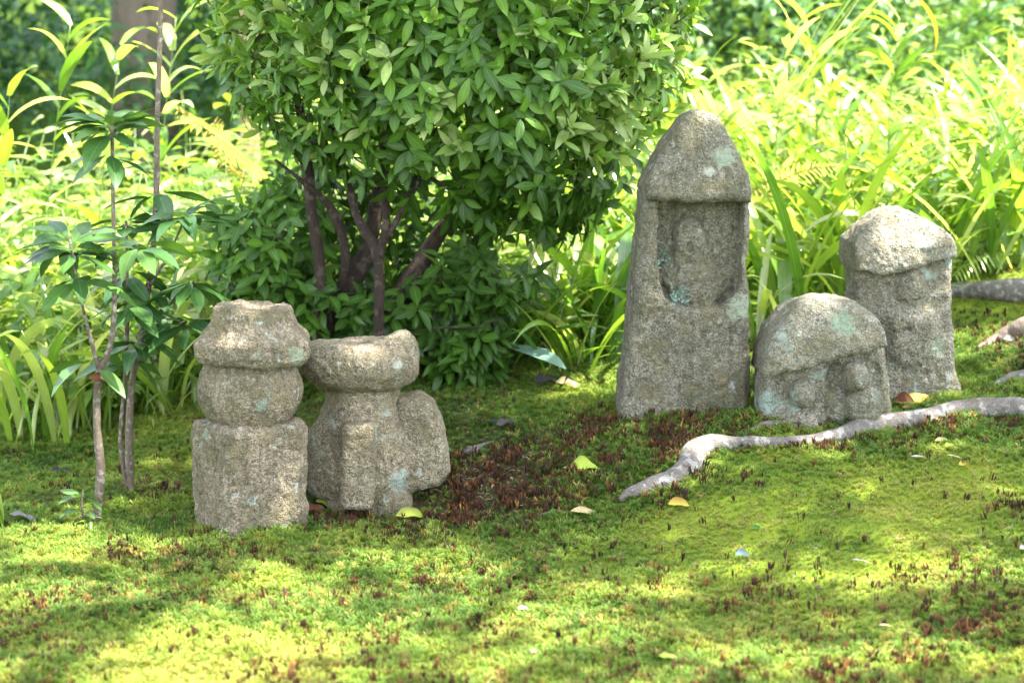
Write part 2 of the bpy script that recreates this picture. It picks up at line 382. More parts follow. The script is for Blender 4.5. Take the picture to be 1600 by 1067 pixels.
tc = N_(nt, 'ShaderNodeTexCoord'); ob = tc.outputs['Object']
nA, nB, nC = noise(nt, ob, 45, 5, .7), noise(nt, ob, 160, 4, .7), noise(nt, ob, 9, 3)
green = ramp(nt, nA, [(.3, (.035, .085, .012)), (.5, (.09, .19, .018)), (.7, (.18, .27, .025))])
green = mixc(nt, mth(nt, 'MULTIPLY', nB, .6), green, (.03, .06, .01))
carp = ramp(nt, nA, [(.3, (.15, .24, .02)), (.7, (.30, .37, .035))])
green = mixc(nt, sp.outputs[1], green, carp)
dirt = ramp(nt, nB, [(.3, (.03, .02, .013)), (.5, (.075, .05, .03)), (.75, (.16, .11, .06))])
fac = mth(nt, 'ADD', sp.outputs[0], mth(nt, 'MULTIPLY', mth(nt, 'SUBTRACT', nA, .5), 1.4), True)
c = mixc(nt, fac, green, dirt)
p = N_(nt, 'ShaderNodeBsdfPrincipled'); p.inputs['Roughness'].default_value = .95; p.inputs['Specular IOR Level'].default_value = .1
nt.links.new(c, p.inputs['Base Color']); b = N_(nt, 'ShaderNodeBump'); b.inputs['Strength'].default_value = 1; b.inputs['Distance'].default_value = .01
nt.links.new(mth(nt, 'ADD', nA, nB), b.inputs['Height']); nt.links.new(b.outputs[0], p.inputs['Normal']); nt.links.new(p.outputs[0], out.inputs[0])
gme = mesh_from('ground', np.stack([GX, GY, GZ], -1).reshape(-1, 3), [gF], mg, np.stack([soil, carpet, stalk], -1).reshape(-1, 3))
tag(link('ground', gme), kind='structure')

# ------------------------------------------------------------------ carved stones
def surface_nets(f, lo, hi, h):
    ax = [np.arange(lo[i], hi[i]+h, h) for i in range(3)]
    X, Y, Z = np.meshgrid(*ax, indexing='ij'); V = f(X, Y, Z).astype(np.float32); S = V < 0
    n = np.array(V.shape); c = n-1
    cnt = np.zeros(c, np.int8); acc = np.zeros((*c, 3), np.float32); ne = np.zeros(c, np.int8)
    def sub(A, o): return A[o[0]:o[0]+c[0], o[1]:o[1]+c[1], o[2]:o[2]+c[2]]
    cor = [(i, j, k) for i in (0, 1) for j in (0, 1) for k in (0, 1)]
    for o in cor: cnt += sub(S, o)
    act = (cnt > 0) & (cnt < 8); idx = np.argwhere(act)
    a0 = idx.astype(np.float32); P_ = np.zeros((len(idx), 3), np.float32); m = np.zeros(len(idx), np.float32)
    for o in cor:
        for d in range(3):
            if o[d] == 1: continue
            o2 = list(o); o2[d] = 1
            va = V[tuple((idx+o).T)]; vb = V[tuple((idx+o2).T)]; cr = (va < 0) != (vb < 0)
            t = np.where(cr, va/(va-vb+1e-12), 0)
            pt = np.tile(np.array(o, np.float32), (len(idx), 1)); pt[:, d] = t
            P_ += pt*cr[:, None]; m += cr
    vert = (a0+P_/m[:, None])*h+np.array([a[0] for a in ax])
    num = -np.ones(c, np.int64); num[tuple(idx.T)] = np.arange(len(idx)); Fs = []
    for d in range(3):
        u, v = (d+1) % 3, (d+2) % 3
        A = S; sl0 = [slice(None)]*3; sl1 = [slice(None)]*3; sl0[d] = slice(0, n[d]-1); sl1[d] = slice(1, n[d])
        E = np.argwhere(A[tuple(sl0)] != A[tuple(sl1)])
        ok = (E[:, u] > 0) & (E[:, u] < n[u]-1) & (E[:, v] > 0) & (E[:, v] < n[v]-1); E = E[ok]
        q = []
        for du, dv in ((1, 1), (0, 1), (0, 0), (1, 0)):
            e = E.copy(); e[:, u] -= du; e[:, v] -= dv; q.append(num[tuple(e.T)])
        q = np.stack(q, 1); flip = ~S[tuple(E.T)]; q[flip] = q[flip][:, ::-1]; Fs.append(q)
    return vert, np.vstack(Fs)
def poly_sd(X, Z, pts):
    pts = np.array(pts, float); d = np.full(X.shape, 1e9); inside = np.zeros(X.shape, bool)
    for i in range(len(pts)):
        ax_, az_ = pts[i]; bx, bz = pts[(i+1) % len(pts)]
        ex, ez = bx-ax_, bz-az_; t = np.clip(((X-ax_)*ex+(Z-az_)*ez)/(ex*ex+ez*ez), 0, 1)
        d = np.minimum(d, np.hypot(X-ax_-ex*t, Z-az_-ez*t))
        c = ((az_ <= Z) & (bz > Z)) | ((bz <= Z) & (az_ > Z))
        inside ^= c & (X < ax_+(Z-az_)*ex/(ez if abs(ez) > 1e-9 else 1e-9))
    return np.where(inside, -d, d)
def rnd_and(a, b, r): return np.minimum(np.maximum(a+r, b+r), 0)+np.hypot(np.maximum(a+r, 0), np.maximum(b+r, 0))-r
def smin(a, b, k):
    h = np.clip(.5+.5*(b-a)/k, 0, 1); return b*(1-h)+a*h-k*h*(1-h)
def smax(a, b, k): return -smin(-a, -b, k)
def rbox(X, Y, Z, c, s, r):
    q = [np.abs(A-ci)-(si-r) for A, ci, si in zip((X, Y, Z), c, s)]
    return np.sqrt(sum(np.maximum(t, 0)**2 for t in q))+np.minimum(np.maximum(q[0], np.maximum(q[1], q[2])), 0)-r
def sph(X, Y, Z, c, s):
    s = np.array(s, float); k = np.sqrt(((X-c[0])/s[0])**2+((Y-c[1])/s[1])**2+((Z-c[2])/s[2])**2); return (k-1)*s.min()
def rough(X, Y, Z, seed, a=1.):
    q = np.stack([X, Y, Z], -1)
    pit = np.clip(vnoise(q, 1/7.5, seed+4)-.5, 0, 1)*4
    return a*(2.6*vnoise(q, 1/38, seed)+1.6*vnoise(q, 1/15, seed+1)+1.15*vnoise(q, 1/6.5, seed+2)+.55*vnoise(q, 1/3.4, seed+3)+pit)
def stone_part(name, f, lo, hi, k, mat, parent, rz=0., h=2.3):
    """f in photo-pixel units at the stone's distance; k metres per unit"""
    V, F = surface_nets(f, lo, hi, h)
    V = V*k; V[:, 2] *= 1.02
    if rz:
        c, s = math.cos(rz), math.sin(rz); V = np.stack([V[:, 0]*c-V[:, 1]*s, V[:, 0]*s+V[:, 1]*c, V[:, 2]], 1)
    return link(name, mesh_from(name, V, [F], mat), parent)
def stone_at(name, px, py, Y, label, cat='stone statue', group='carved garden stones'):
    c = P(px, py, Y); c[0] = P(px, py, Y-.09)[0]; o = empty(name, c, label, cat, group); Y = Y-.09
    return o, math.hypot(Y, CAMZ-c[2])/FPX*math.cos(math.atan2(CAMZ-c[2], Y)-PITCH)
LG, LB, LW = (.36, .42, .30), (.34, .43, .37), (.52, .54, .44)

# 1: hexagonal hat on a round head on a block
t, k = stone_at('carved_stone', 387, 832, 4.98, 'weathered stone with flared faceted hat, round head and square block body, at far left')
sm = stonemat('granite_warm', (.375, .31, .225), .5, [(.055*1, -.135, .37, .028, LB), (.07, -.12, .30, .02, LG), (.13, -.08, .50, .03, LG)], .6, .2)
def hexr(X, Y, rot, n=6, sharp=.8):
    a = np.arctan2(Y, X)-rot; s = 2*math.pi/n; b = np.abs((a % s)-s/2)
    r = np.hypot(X, Y); return r*(sharp*np.cos(s/2-b)/1.+(1-sharp)) if False else r*(1-sharp+sharp*np.cos(b)/np.cos(s/4))
def f_hat1(X, Y, Z):
    X = X-9; zz = Z-.07*X*.0
    prof = np.interp(zz, [262, 270, 278, 288, 306, 314, 326, 340, 352, 374], [66, 78, 88, 93, 92, 84, 73, 66, 63, 60])
    d = hexr(X, Y, rad(34), 6, 1.)-prof*.97
    d = d*.75
    d = smax(d, zz-(357-.03*X), 3); d = smax(d, 272-.04*X-zz, 3)
    d = smax(d, -(sph(X, Y, Z, (8, -4, 362), (46, 42, 13))), 5)
    return d+rough(X, Y, Z, 31, 1.15)
def f_head1(X, Y, Z):
    d = sph(X, Y, Z, (1, 0, 228), (82, 78, 74)); d = smax(d, 160-Z, 10); d = smax(d, Z-284, 6)
    return d+rough(X, Y, Z, 41, .9)
def f_body1(X, Y, Z):
    c, s = math.cos(rad(37)), math.sin(rad(37)); x, y = (X)*c+Y*s, -X*s+Y*c
    sc = 1+.0002*(Z-80)
    d = rbox(x/sc, y/sc, Z, (-1, 0, 70), (72, 66, 112), 17)
    # broken flank on the right-hand front
    d = smax(d, (X*.85-Y*.5)-(78+.04*Z+5*np.sin(Z*.06)), 8)
    return d+rough(X, Y, Z, 51, 1.25)
stone_part('hat', f_hat1, (-100, -105, 255), (115, 105, 385), k, sm, t)
stone_part('head', f_head1, (-90, -88, 165), (95, 88, 300), k, sm, t)
stone_part('body', f_body1, (-115, -115, -30), (115, 115, 200), k, sm, t)

# 2: dished top, waisted body, ribbed front, side slab
t, k = stone_at('carved_stone', 583, 806, 5.2, 'stone with dished bowl-like top, upright rib on its front and rounded side slab')
sm = stonemat('granite_tan', (.38, .32, .225), .42, [(-.085, -.125, .455, .011, LW), (.075, -.115, .45, .017, LW), (.06, -.1, .32, .04, LB), (.08, -.08, .12, .04, LB), (.02,-.12,.26,.03,LB)], .6)
def f_top2(X, Y, Z):
    X = X+22
    d = sph(X, Y, Z, (0, 0, 240), (95, 80, 48)); d = smax(d, 200-Z, 6)
    q = sph(X, Y, Z, (62, 0, 262), (30, 50, 32)); d = smin(d, q, 14)
    lf = sph(X, Y, Z, (-62, 0, 252), (32, 50, 26)); d = smin(d, lf, 14)
    d = smax(d, Z-(277+.00135*X*np.abs(X)+.0024*X*X+.04*X), 9)
    d = smax(d, -sph(X, Y, Z, (-8, 0, 293), (58, 46, 20)), 9)
    return d+rough(X, Y, Z, 61, .9)
def f_body2(X, Y, Z):
    cx = np.interp(Z, [0, 60, 120, 200, 230], [-26, -24, -22, -17, -16])
    rx = np.interp(Z, [-30, 30, 45, 70, 110, 160, 190, 215], [70, 72, 80, 85, 80, 66, 58, 60])
    d = (np.sqrt(((X-cx)/rx)**2+(Y/(rx*.85))**2)-1)*55
    bx = rbox(X, Y, Z, (-24, 6, 92), (84, 46, 56), 34); d = smin(d, bx, 12)
    d = smax(d, 34-Z, 8)
    return smax(d, Z-222, 8)+rough(X, Y, Z, 71, .95)
def f_foot2(X, Y, Z):
    return rbox(X, Y, Z, (-8, 0, 10), (66, 58, 42), 22)+rough(X, Y, Z, 81, .9)
def f_rib2(X, Y, Z):
    d = rbox(X, Y, Z, (-20+.03*(Z-100), -70, 98), (26, 28, 66), 11)
    return d+rough(X, Y, Z, 91, .7)
def f_slab2(X, Y, Z):
    p = poly_sd(X, Z, [(35, 25), (62, 40), (100, 48), (117, 72), (116, 105), (104, 150), (92, 178), (72, 190), (35, 192)])
    return rnd_and(p, np.abs(Y-14)-38, 18)+rough(X, Y, Z, 96, 1.)
stone_part('dished_top', f_top2, (-130, -90, 180), (90, 90, 310), k, sm, t)
stone_part('body', f_body2, (-125, -90, 20), (90, 90, 232), k, sm, t)
stone_part('foot', f_foot2, (-85, -70, -35), (70, 70, 62), k, sm, t)
stone_part('rib', f_rib2, (-55, -116, 20), (15, -25, 180), k, sm, t)
stone_part('side_slab', f_slab2, (25, -35, 20), (130, 65, 205), k, sm, t)

# 3: tall pointed stone with a hood over a sunken niche
t, k = stone_at('carved_stone', 1070, 646, 5.62, 'tallest stone, pointed hood over a sunken niche with worn figure')
sm = stonemat('granite_grey', (.29, .265, .205), .5, [(-.085, -.09, .545, .02, LB), (-.08, -.09, .50, .018, LB), (-.045, -.09, .52, .02, LB), (-.02, -.095, .335, .016, (.16, .26, .22)), (-.08, -.1, .44, .012, (.16, .26, .22)),
     (.155, -.1, .34, .045, LG), (.1, -.1, .78, .04, LG), (.06, -.12, .74, .02, LW)], .63)
def f_hood3(X, Y, Z):
    X = X/.94
    o = [(-72, 338), (-74, 352), (-66, 372), (-55, 394), (-42, 414), (-25, 438), (-8, 458), (8, 468), (26, 469), (44, 460), (58, 444), (72, 422), (86, 396), (95, 372), (99, 350), (98, 334), (0, 334)]
    p = poly_sd(X, Z, o); th = np.interp(Z, [330, 345, 470], [77, 76, 38])
    return rnd_and(p, np.abs(Y)-th, 14)+rough(X, Y, Z, 101, 1.0)
def f_body3(X, Y, Z):
    X = X/.965
    o = [(-108, -30), (-106, 20), (-97, 90), (-88, 180), (-80, 260), (-72, 345), (95, 345), (99, 300), (96, 262), (90, 245), (97, 205), (101, 130), (102, 60), (101, -30)]
    p = poly_sd(X, Z, o); d = rnd_and(p, np.abs(Y)-60, 16)
    npoly = poly_sd(X, Z, [(-50, 352), (-52, 250), (-49, 215), (-38, 190), (-18, 175), (18, 170), (54, 175), (74, 190), (85, 215), (87, 260), (85, 352)])
    niche = rnd_and(npoly, -Y-70+(-2), 4) if False else np.maximum(npoly, Y+25); d = smax(d, -niche, 3)
    fig = sph(X, Y, Z, (4, -30, 278), (27, 19, 30)); fig = smin(fig, sph(X, Y, Z, (10, -28, 214), (48, 17, 40)), 10)
    fig = smin(fig, sph(X, Y, Z, (10, -38, 222), (24, 10, 10)), 8)
    d = smin(d, fig, 7)
    for c in ((2, -50, 262), (-20, -46, 236), (30, -46, 240)): d = smax(d, -sph(X, Y, Z, c, (9, 13, 12)), 4)
    return d+rough(X, Y, Z, 111, 1.1)
stone_part('hood', f_hood3, (-90, -95, 320), (115, 95, 485), k, sm, t, rad(2))
stone_part('body', f_body3, (-125, -95, -32), (120, 80, 352), k, sm, t, rad(2))
# leafy lichen rosettes standing proud of the niche wall
M_lich = leafmat('foliose_lichen', [(.16, .27, .23), (.30, .43, .38)], .1, .9, .1, 0)
for (x, z, n_) in ((-13, 190, 46), (-42, 250, 30)):
    a = R.random(n_)*2*math.pi; rr = R.random(n_)**.6*15
    pos = np.stack([(x+rr*np.cos(a))*k, np.full(n_, -(33 if x < -30 else 48))*k+R.random(n_)*.002, (z+rr*np.sin(a)*1.2)*k*1.02], 1)
    D = np.stack([np.cos(a), -.7+R.random(n_)*.3, np.sin(a)], 1)
    tt = (leaf_tmpl(.8, 3, .2, -.2, 1, .5))
    lo_ = scatter('lichen', [tt], pos, D, np.tile((0., -1, .01), (n_, 1)), np.full(n_, .011), R.random(n_), M_lich, t); tag(lo_, kind='stuff')
def relief(f, items):
    for c, s in items: f = smin(f, c(s) if callable(c) else c, 8)
    return f
# 4: low wide stone, hood drooping left over two small figures
t, k = stone_at('carved_stone', 1291, 655, 5.5, 'low wide stone with drooping domed hood over two small carved figures')
sm = stonemat('granite_grey_green', (.34, .32, .25), .4, [(.035, -.1, .295, .05, (.26, .36, .24)), (.0, -.1, .27, .03, LG), (-.11, -.1, .27, .02, LG), (-.17, -.08, .07, .045, LB), (-.09, -.09, .06, .03, LB)], .58)
def f_hood4(X, Y, Z):
    X = X/.965
    o = [(-106, 78), (-104, 110), (-92, 142), (-72, 168), (-50, 186), (-18, 195), (18, 193), (50, 185), (76, 167), (88, 148), (91, 126), (60, 118), (20, 110), (-20, 100), (-60, 87)]
    p = poly_sd(X, Z, o); th = np.interp(Z, [80, 140, 200], [86, 76, 42])
    return rnd_and(p, np.abs(Y)-th, 12)+rough(X, Y, Z, 121, 1.15)
def f_body4(X, Y, Z):
    X = X/.965
    o = [(-105, -30), (-107, 20), (-106, 90), (-60, 110), (60, 135), (90, 132), (98, 80), (105, 20), (106, -30)]
    p = poly_sd(X, Z, o); d = rnd_and(p, np.abs(Y)-50, 14)
    for c, s in (((-42, -58, 52), (22, 27, 23)), ((-40, -50, 8), (40, 22, 26)), ((42, -60, 78), (20, 26, 25)), ((58, -56, 32), (33, 28, 31)), ((18, -48, 26), (20, 16, 22))):
        d = smin(d, sph(X, Y, Z, c, s), 4)
    d = smax(d, -sph(X, Y, Z, (-76, -60, 48), (13, 18, 32)), 5); d = smax(d, -sph(X, Y, Z, (76, -60, 84), (12, 16, 20)), 5); d = smax(d, -sph(X, Y, Z, (10, -58, 74), (13, 22, 26)), 5)
    return d+rough(X, Y, Z, 131, 1.1)
stone_part('hood', f_hood4, (-120, -100, 65), (105, 100, 210), k, sm, t)
stone_part('body', f_body4, (-122, -100, -32), (120, 70, 145), k, sm, t)
# 5: hooded stone behind it
t, k = stone_at('carved_stone', 1412, 632, 5.82, 'hooded stone standing behind the low wide one, sunlit cap and worn relief figure')
sm = stonemat('granite_pale', (.38, .35, .275), .32, [(.13, -.09, .47, .03, LB), (.09, -.1, .2, .04, LG), (-.02, -.1, .62, .03, (.2, .26, .24)), (.05, -.1, .42, .02, LB)], .58, .1)
def f_hood5(X, Y, Z):
    X = X/.91
    o = [(-94, 216), (-96, 256), (-78, 278), (-52, 297), (-30, 306), (-4, 306), (24, 295), (50, 281), (71, 264), (77, 248), (76, 237), (40, 230), (0, 221), (-45, 213)]
    p = poly_sd(X, Z, o); th = np.interp(Z, [215, 256, 305], [76, 74, 40])
    return rnd_and(p, np.abs(Y)-th, 7)+rough(X, Y, Z, 141, 1.1)
def f_body5(X, Y, Z):
    X = X/.96
    o = [(-60, -30), (-70, 60), (-84, 160), (-90, 235), (70, 245), (72, 200), (78, 110), (84, 60), (98, 15), (100, -30)]
    p = poly_sd(X, Z, o); d = rnd_and(p, np.abs(Y)-50, 14)
    for c, s in (((6, -50, 192), (24, 22, 29)), ((4, -48, 118), (46, 18, 56)), ((8, -62, 138), (24, 9, 11)), ((-18, -58, 128), (10, 12, 26)), ((34, -58, 128), (10, 12, 26))):
        d = smin(d, sph(X, Y, Z, c, s), 7)
    d = smax(d, (X*.55-Y*.85)-100-.0*Z, 5)
    return d+rough(X, Y, Z, 151, 1.1)
stone_part('hood', f_hood5, (-108, -80, 200), (90, 80, 320), k, sm, t)
stone_part('body', f_body5, (-105, -95, -32), (115, 68, 248), k, sm, t)

# ------------------------------------------------------------------ surface roots
def root_thing(name, pts, label, mat=M_root, cat='root', group='surface roots in the moss', sink=.12, seed=0):
    path = [ground_hit(a, b) for a, b, r in pts]; c0 = path[len(path)//2]
    rr = [r for a, b, r in pts]; path = [p_+np.array((0, 0, r*sink)) for p_, r in zip(path, rr)]
    V, F = tube([p_-c0 for p_ in path], rr, 20, 9, .4, seed)
    o = link(name, mesh_from(name, V, F, mat)); o.location = c0; tag(o, label, cat, group); return o
root_thing('tree_root', [(968, 782, .008), (985, 773, .020), (1015, 762, .028), (1050, 750, .031), (1076, 733, .036), (1088, 710, .038), (1112, 698, .035), (1150, 695, .026), (1180, 693, .029), (1215, 693, .025), (1260, 691, .027), (1310, 684, .028), (1345, 672, .030), (1380, 665, .033), (1420, 661, .030), (1460, 652, .028), (1500, 644, .034), (1550, 644, .037), (1620, 650, .04), (1720, 665, .05)],
           'long pale grey root winding through the moss in front of the right-hand stones')
root_thing('tree_root', [(1485, 460, .025), (1510, 462, .03), (1550, 464, .036), (1600, 466, .046), (1680, 470, .06)], 'thick pale root lying along the top of the bank at the right edge', sink=.6, seed=2)
root_thing('tree_root', [(1525, 548, .01), (1550, 536, .02), (1575, 525, .032), (1610, 515, .042), (1680, 508, .05)], 'humped brown-grey root midway up the bank at the right edge', M_tbark, seed=4)
root_thing('tree_root', [(1540, 606, .008), (1565, 598, .018), (1590, 590, .022), (1660, 585, .03)], 'slim pale root just above the long winding one at the right edge', seed=6)
root_thing('tree_root', [(1172, 672, .004), (1190, 667, .012), (1210, 664, .012), (1232, 658, .008), (1250,655,.003)], 'short root tip showing before the low wide stone', seed=8)
root_thing('tree_root', [(690, 722, .004), (715, 715, .007), (738, 706, .013), (755, 697, .009), (772, 690, .004)], 'thin whitish root beside the side slab of the dished stone', seed=9)
root_thing('tree_root', [(820, 815, .004), (850, 806, .009), (880, 800, .007), (905, 797, .003)], 'thin brown root tip left of the pale yellow leaf', M_sbark, seed=11)

# ------------------------------------------------------------------ the big round shrub
sh_loc = P(600, 560, 6.1); sh_loc[2] = float(ground_z(sh_loc[0], sh_loc[1]))
shrub = empty('round_shrub', sh_loc, 'large clipped round shrub with bare reddish stems and pale velvety shoots', 'shrub')
Yb = 6.15
crown = [(300,-300),(700,-420),(1080,-300),(1130,-60),(1075,60),(1070,165),(1020,205),(985,270),(960,330),(900,372),(840,372),(780,350),(720,352),(650,350),(600,318),(540,300),(500,262),(440,235),(400,205),(352,150),(318,60),(290,-60)]
skirtL = [(330,335),(380,300),(470,270),(520,330),(500,420),(470,500),(400,505),(345,450)]
skirtC = [(430,430),(520,400),(720,430),(790,400),(775,480),(765,580),(700,600),(640,560),(480,530),(440,520)]
skirtR = [(670,370),(760,385),(850,420),(800,520),(790,590),(690,590),(660,480)]
def sample(poly, n, yc, dep, yl=0):
    p = np.array(poly, float); lo, hi = p.min(0), p.max(0); out = []
    while len(out) < n:
        q = R.uniform(lo, hi, (n*3, 2)); d = poly_sd(q[:, 0], q[:, 1], p); ok = d < 0
        for (x, y), dd in zip(q[ok], -d[ok]):
            h = dep*min(1, (dd/190))**.5
            u = R.random(); s = (1 if R.random() < .25 else -1)*(u**.45)
            out.append((x, y, yc+s*h*1.0, dd))
            if len(out) >= n: break
    return out
tips = [(x, y, Y, d, 0) for x, y, Y, d in sample(crown, 1900, Yb, .62)]
tips += [(x, y, Y+.12, d, 1) for x, y, Y, d in sample(skirtL, 130, Yb, .3)]
tips += [(x, y, Y, d, 2) for x, y, Y, d in sample(skirtC, 80, Yb+.05, .35)]
tips += [(x, y, Y, d, 3) for x, y, Y, d in sample(skirtR, 120, Yb, .25)]
tips += [(x, y, Y, d, 4) for x, y, Y, d in sample([(400,260),(800,260),(790,570),(430,560)], 230, Yb+.36, .16)]
cw = P(700, 60, Yb)
LP = []; LD = []; LN = []; LS = []; LT = []; Lpale = []; twigs = []
tips = [q for q in tips if not (455 < q[0] < 700 and 262 < q[1] < 450 and q[4] != 4 and (q[2] < 6.28 or R.random() < .5) and R.random() < .8)]
for x, y, Y, d, kind_ in tips:
    p_ = P(x, y, Y); outv = p_-cw; outv /= np.linalg.norm(outv)+1e-6
    if kind_: outv = np.array((R.normal(0, .5), -.55, .3))
    ax_ = outv+np.array((0, -.15, .55))+R.normal(0, .25, 3); ax_ /= np.linalg.norm(ax_)
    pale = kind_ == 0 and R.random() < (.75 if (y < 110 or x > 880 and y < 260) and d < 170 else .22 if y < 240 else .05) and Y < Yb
    n_ = R.integers(5, 9); ph = R.random()*6.28
    u = np.cross(ax_, (0, 0, 1.)); u /= np.linalg.norm(u)+1e-6; v = np.cross(ax_, u)
    base = p_-ax_*.05; twigs.append((base-ax_*.07-np.array((0, 0, .01)), base, p_))
    for j in range(n_):
        a = ph+j*2.4; th = R.uniform(.9, 1.45) if not pale or j < 3 else R.uniform(.25, .7)
        dv = ax_*math.cos(th)+(u*math.cos(a)+v*math.sin(a))*math.sin(th); dv = dv+np.array((0, 0, -.42 if not pale else -.05))
        LP.append(base+ax_*(.06*j/n_)); LD.append(dv); LN.append(ax_+R.normal(0, .15, 3))
        LS.append(R.uniform(.05, .085)+.02*R.random()**3*(.8 if pale and j > 3 else 1)); t_ = R.uniform(.1, .65)-.3*min(1, max(0, (y-150)/220)) if not pale else R.uniform(.6, 1)  # lower crown leaves tinted darker, standing in for shade inside the shrub
        if kind_ in (2, 3, 4): t_ = R.uniform(0, .35)  # foliage below the crown and behind the stems: shade put into the tint
        if kind_ == 1: t_ = R.uniform(.1, .5)
        LT.append(t_)
LP, LD, LN, LS, LT = map(np.array, (LP, LD, LN, LS, LT))
tm = [leaf_tmpl(.36, 6, .14, .18, .95), leaf_tmpl(.32, 6, .2, .34, .9), leaf_tmpl(.40, 6, .08, .1, 1.), leaf_tmpl(.34, 6, -.05, .28, .95)]
dist = LP[:, 1]+0*LS; px_ = 800+LP[:, 0]/LP[:, 1]*FPX
infr = (LP[:, 2] < 1.42) & (LP[:, 2] > .25)
score = np.where(infr, -LP[:, 1]+LS*6, -99); pick = np.argsort(-score)[:300]; mk = np.zeros(len(LP), bool); mk[pick] = True
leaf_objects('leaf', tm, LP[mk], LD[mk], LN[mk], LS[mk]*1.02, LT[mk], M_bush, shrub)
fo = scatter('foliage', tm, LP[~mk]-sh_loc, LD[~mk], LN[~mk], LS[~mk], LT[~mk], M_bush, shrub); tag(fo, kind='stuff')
tw = []
for i, (a, b_, c_) in enumerate(twigs):
    if i % 2 == 0: tw.append(tube([a-sh_loc, b_-sh_loc, c_-sh_loc], [.003, .0022, .0012], 4, 1))
V, F = join_parts(tw); tag(link('twig', mesh_from('twig', V, F, M_bark), shrub), kind='stuff')
def stems(lst, parent, loc, mat, name='stem', n=10, rough_=.25):
    for i, pts in enumerate(lst):
        if len(pts) > 4 and rough_ == .15: pts = [(a+R.normal(0, 1.2), b_, c_, r*(1+R.normal(0, .08))) for a, b_, c_, r in pts]
        Vv, Ff = tube([P(a, b_, c_)-loc for a, b_, c_, r in pts], [r for *_, r in pts], n, 6, rough_, i)
        link(name, mesh_from(name, Vv, Ff, mat), parent)
stems([[(495, 590, 6.15, .036), (497, 500, 6.12, .027), (500, 420, 6.1, .021), (487, 330, 6.08, .019), (480, 262, 6.1, .022), (470, 180, 6.15, .016), (440, 60, 6.2, .01)],
       [(500, 560, 6.2, .046), (530, 470, 6.22, .038), (575, 390, 6.25, .028), (590, 310, 6.3, .028), (610, 200, 6.3, .022), (640, 60, 6.3, .012)],
       [(588, 600, 6.0, .02), (592, 500, 5.98, .018), (589, 400, 5.98, .016), (560, 345, 6.0, .015), (548, 300, 6.05, .012), (520, 200, 6.1, .008)],
       [(591, 402, 5.98, .017), (604, 345, 6.0, .014), (600, 260, 6.05, .01), (620, 140, 6.1, .007)],
       [(604, 372, 5.99, .012), (622, 340, 6.0, .010), (640, 300, 6.02, .008), (680, 200, 6.1, .005)],
       [(590, 600, 6.25, .045), (625, 480, 6.25, .042), (660, 410, 6.25, .034), (700, 345, 6.25, .026), (760, 250, 6.3, .024), (850, 120, 6.3, .016)],
       [(530, 480, 6.2, .02), (540, 400, 6.1, .016), (520, 330, 6.1, .014), (480, 290, 6.05, .008), (430, 250, 6., .005)],
       [(700, 350, 6.25, .016), (790, 300, 6.2, .012), (880, 230, 6.15, .009), (960, 150, 6.1, .005)],
       [(640, 520, 6.05, .004), (690, 512, 6.0, .003), (740, 511, 5.98, .003), (778, 500, 5.95, .002)],
       [(610, 200, 6.3, .014), (560, 130, 6.2, .010), (480, 60, 6.1, .006)], [(480, 262, 6.1, .01), (430, 200, 6.05, .007), (390, 140, 6.0, .004)]], shrub, sh_loc, M_bark)

# ------------------------------------------------------------------ saplings at the left
tmS = [leaf_tmpl(.33, 6, .1, .25, .9, .1), leaf_tmpl(.36, 6, .14, .4, .85, .12), leaf_tmpl(.3, 6, .06, .15, .95, .1)]
def sapling(name, base, Y, label, stem_lists, whorls, mat=M_dark, Ls=(.11, .17), bark=M_sbark, tints=(0, 1)):
    loc = ground_hit(*base); e = empty(name, loc, label, 'sapling', 'young saplings at the left')
    stems(stem_lists, e, loc, bark, 'stem', 8, .15)
    pos, D, N, S, T = [], [], [], [], []
    for (x, y, yy, n_, dr) in whorls:
        if n_ > 6 and Ls[0] > .1: n_ = int(n_*1.4)
        c = P(x, y, yy); ph = R.random()*6.28
        for j in range(n_):
            a = ph+j*2*math.pi/n_+R.normal(0, .25); el = R.uniform(-.1, .45)-dr
            dv = np.array((math.cos(a), math.sin(a), el)); q = c+dv*.008+np.array((0, 0, -.025*R.random()))
            pos.append(q); D.append(dv); N.append((R.normal(0, .25), R.normal(0, .25), 1)); S.append(R.uniform(*Ls)); T.append(R.uniform(*tints))
    leaf_objects('leaf', tmS, np.array(pos), np.array(D), np.array(N), np.array(S), np.array(T), mat, e)
    return e
sapling('sapling', (152, 808), 5.1, 'thin pale-barked sapling nearest the camera, forked low, dark glossy leaves',
    [[(152, 815, 5.02, .0125), (153, 740, 5.02, .0115), (152, 660, 5.02, .0105), (155, 585, 5.03, .011), (165, 560, 5.03, .010), (176, 520, 5.04, .0075), (178, 440, 5.05, .007), (176, 320, 5.07, .0065), (173, 190, 5.1, .005)],
     [(155, 575, 5.03, .008), (146, 540, 5.02, .005), (128, 470, 4.98, .0042), (114, 395, 4.95, .0035), (108, 370, 4.95, .003)],
     [(178, 430, 5.05, .004), (200, 405, 5.0, .003), (216, 380, 4.98, .002)]],
    [(174, 196, 5.1, 11, .1), (172, 190, 5.1, 7, -.3), (172, 235, 5.1, 5, .5), (112, 385, 4.95, 10, .1), (110, 370, 4.95, 6, -.3), (120, 430, 4.97, 5, .5), (216, 378, 4.98, 7, .2), (178, 380, 5.05, 4, .3), (150, 560, 5.0, 4, .4)], tints=(.2, 1))
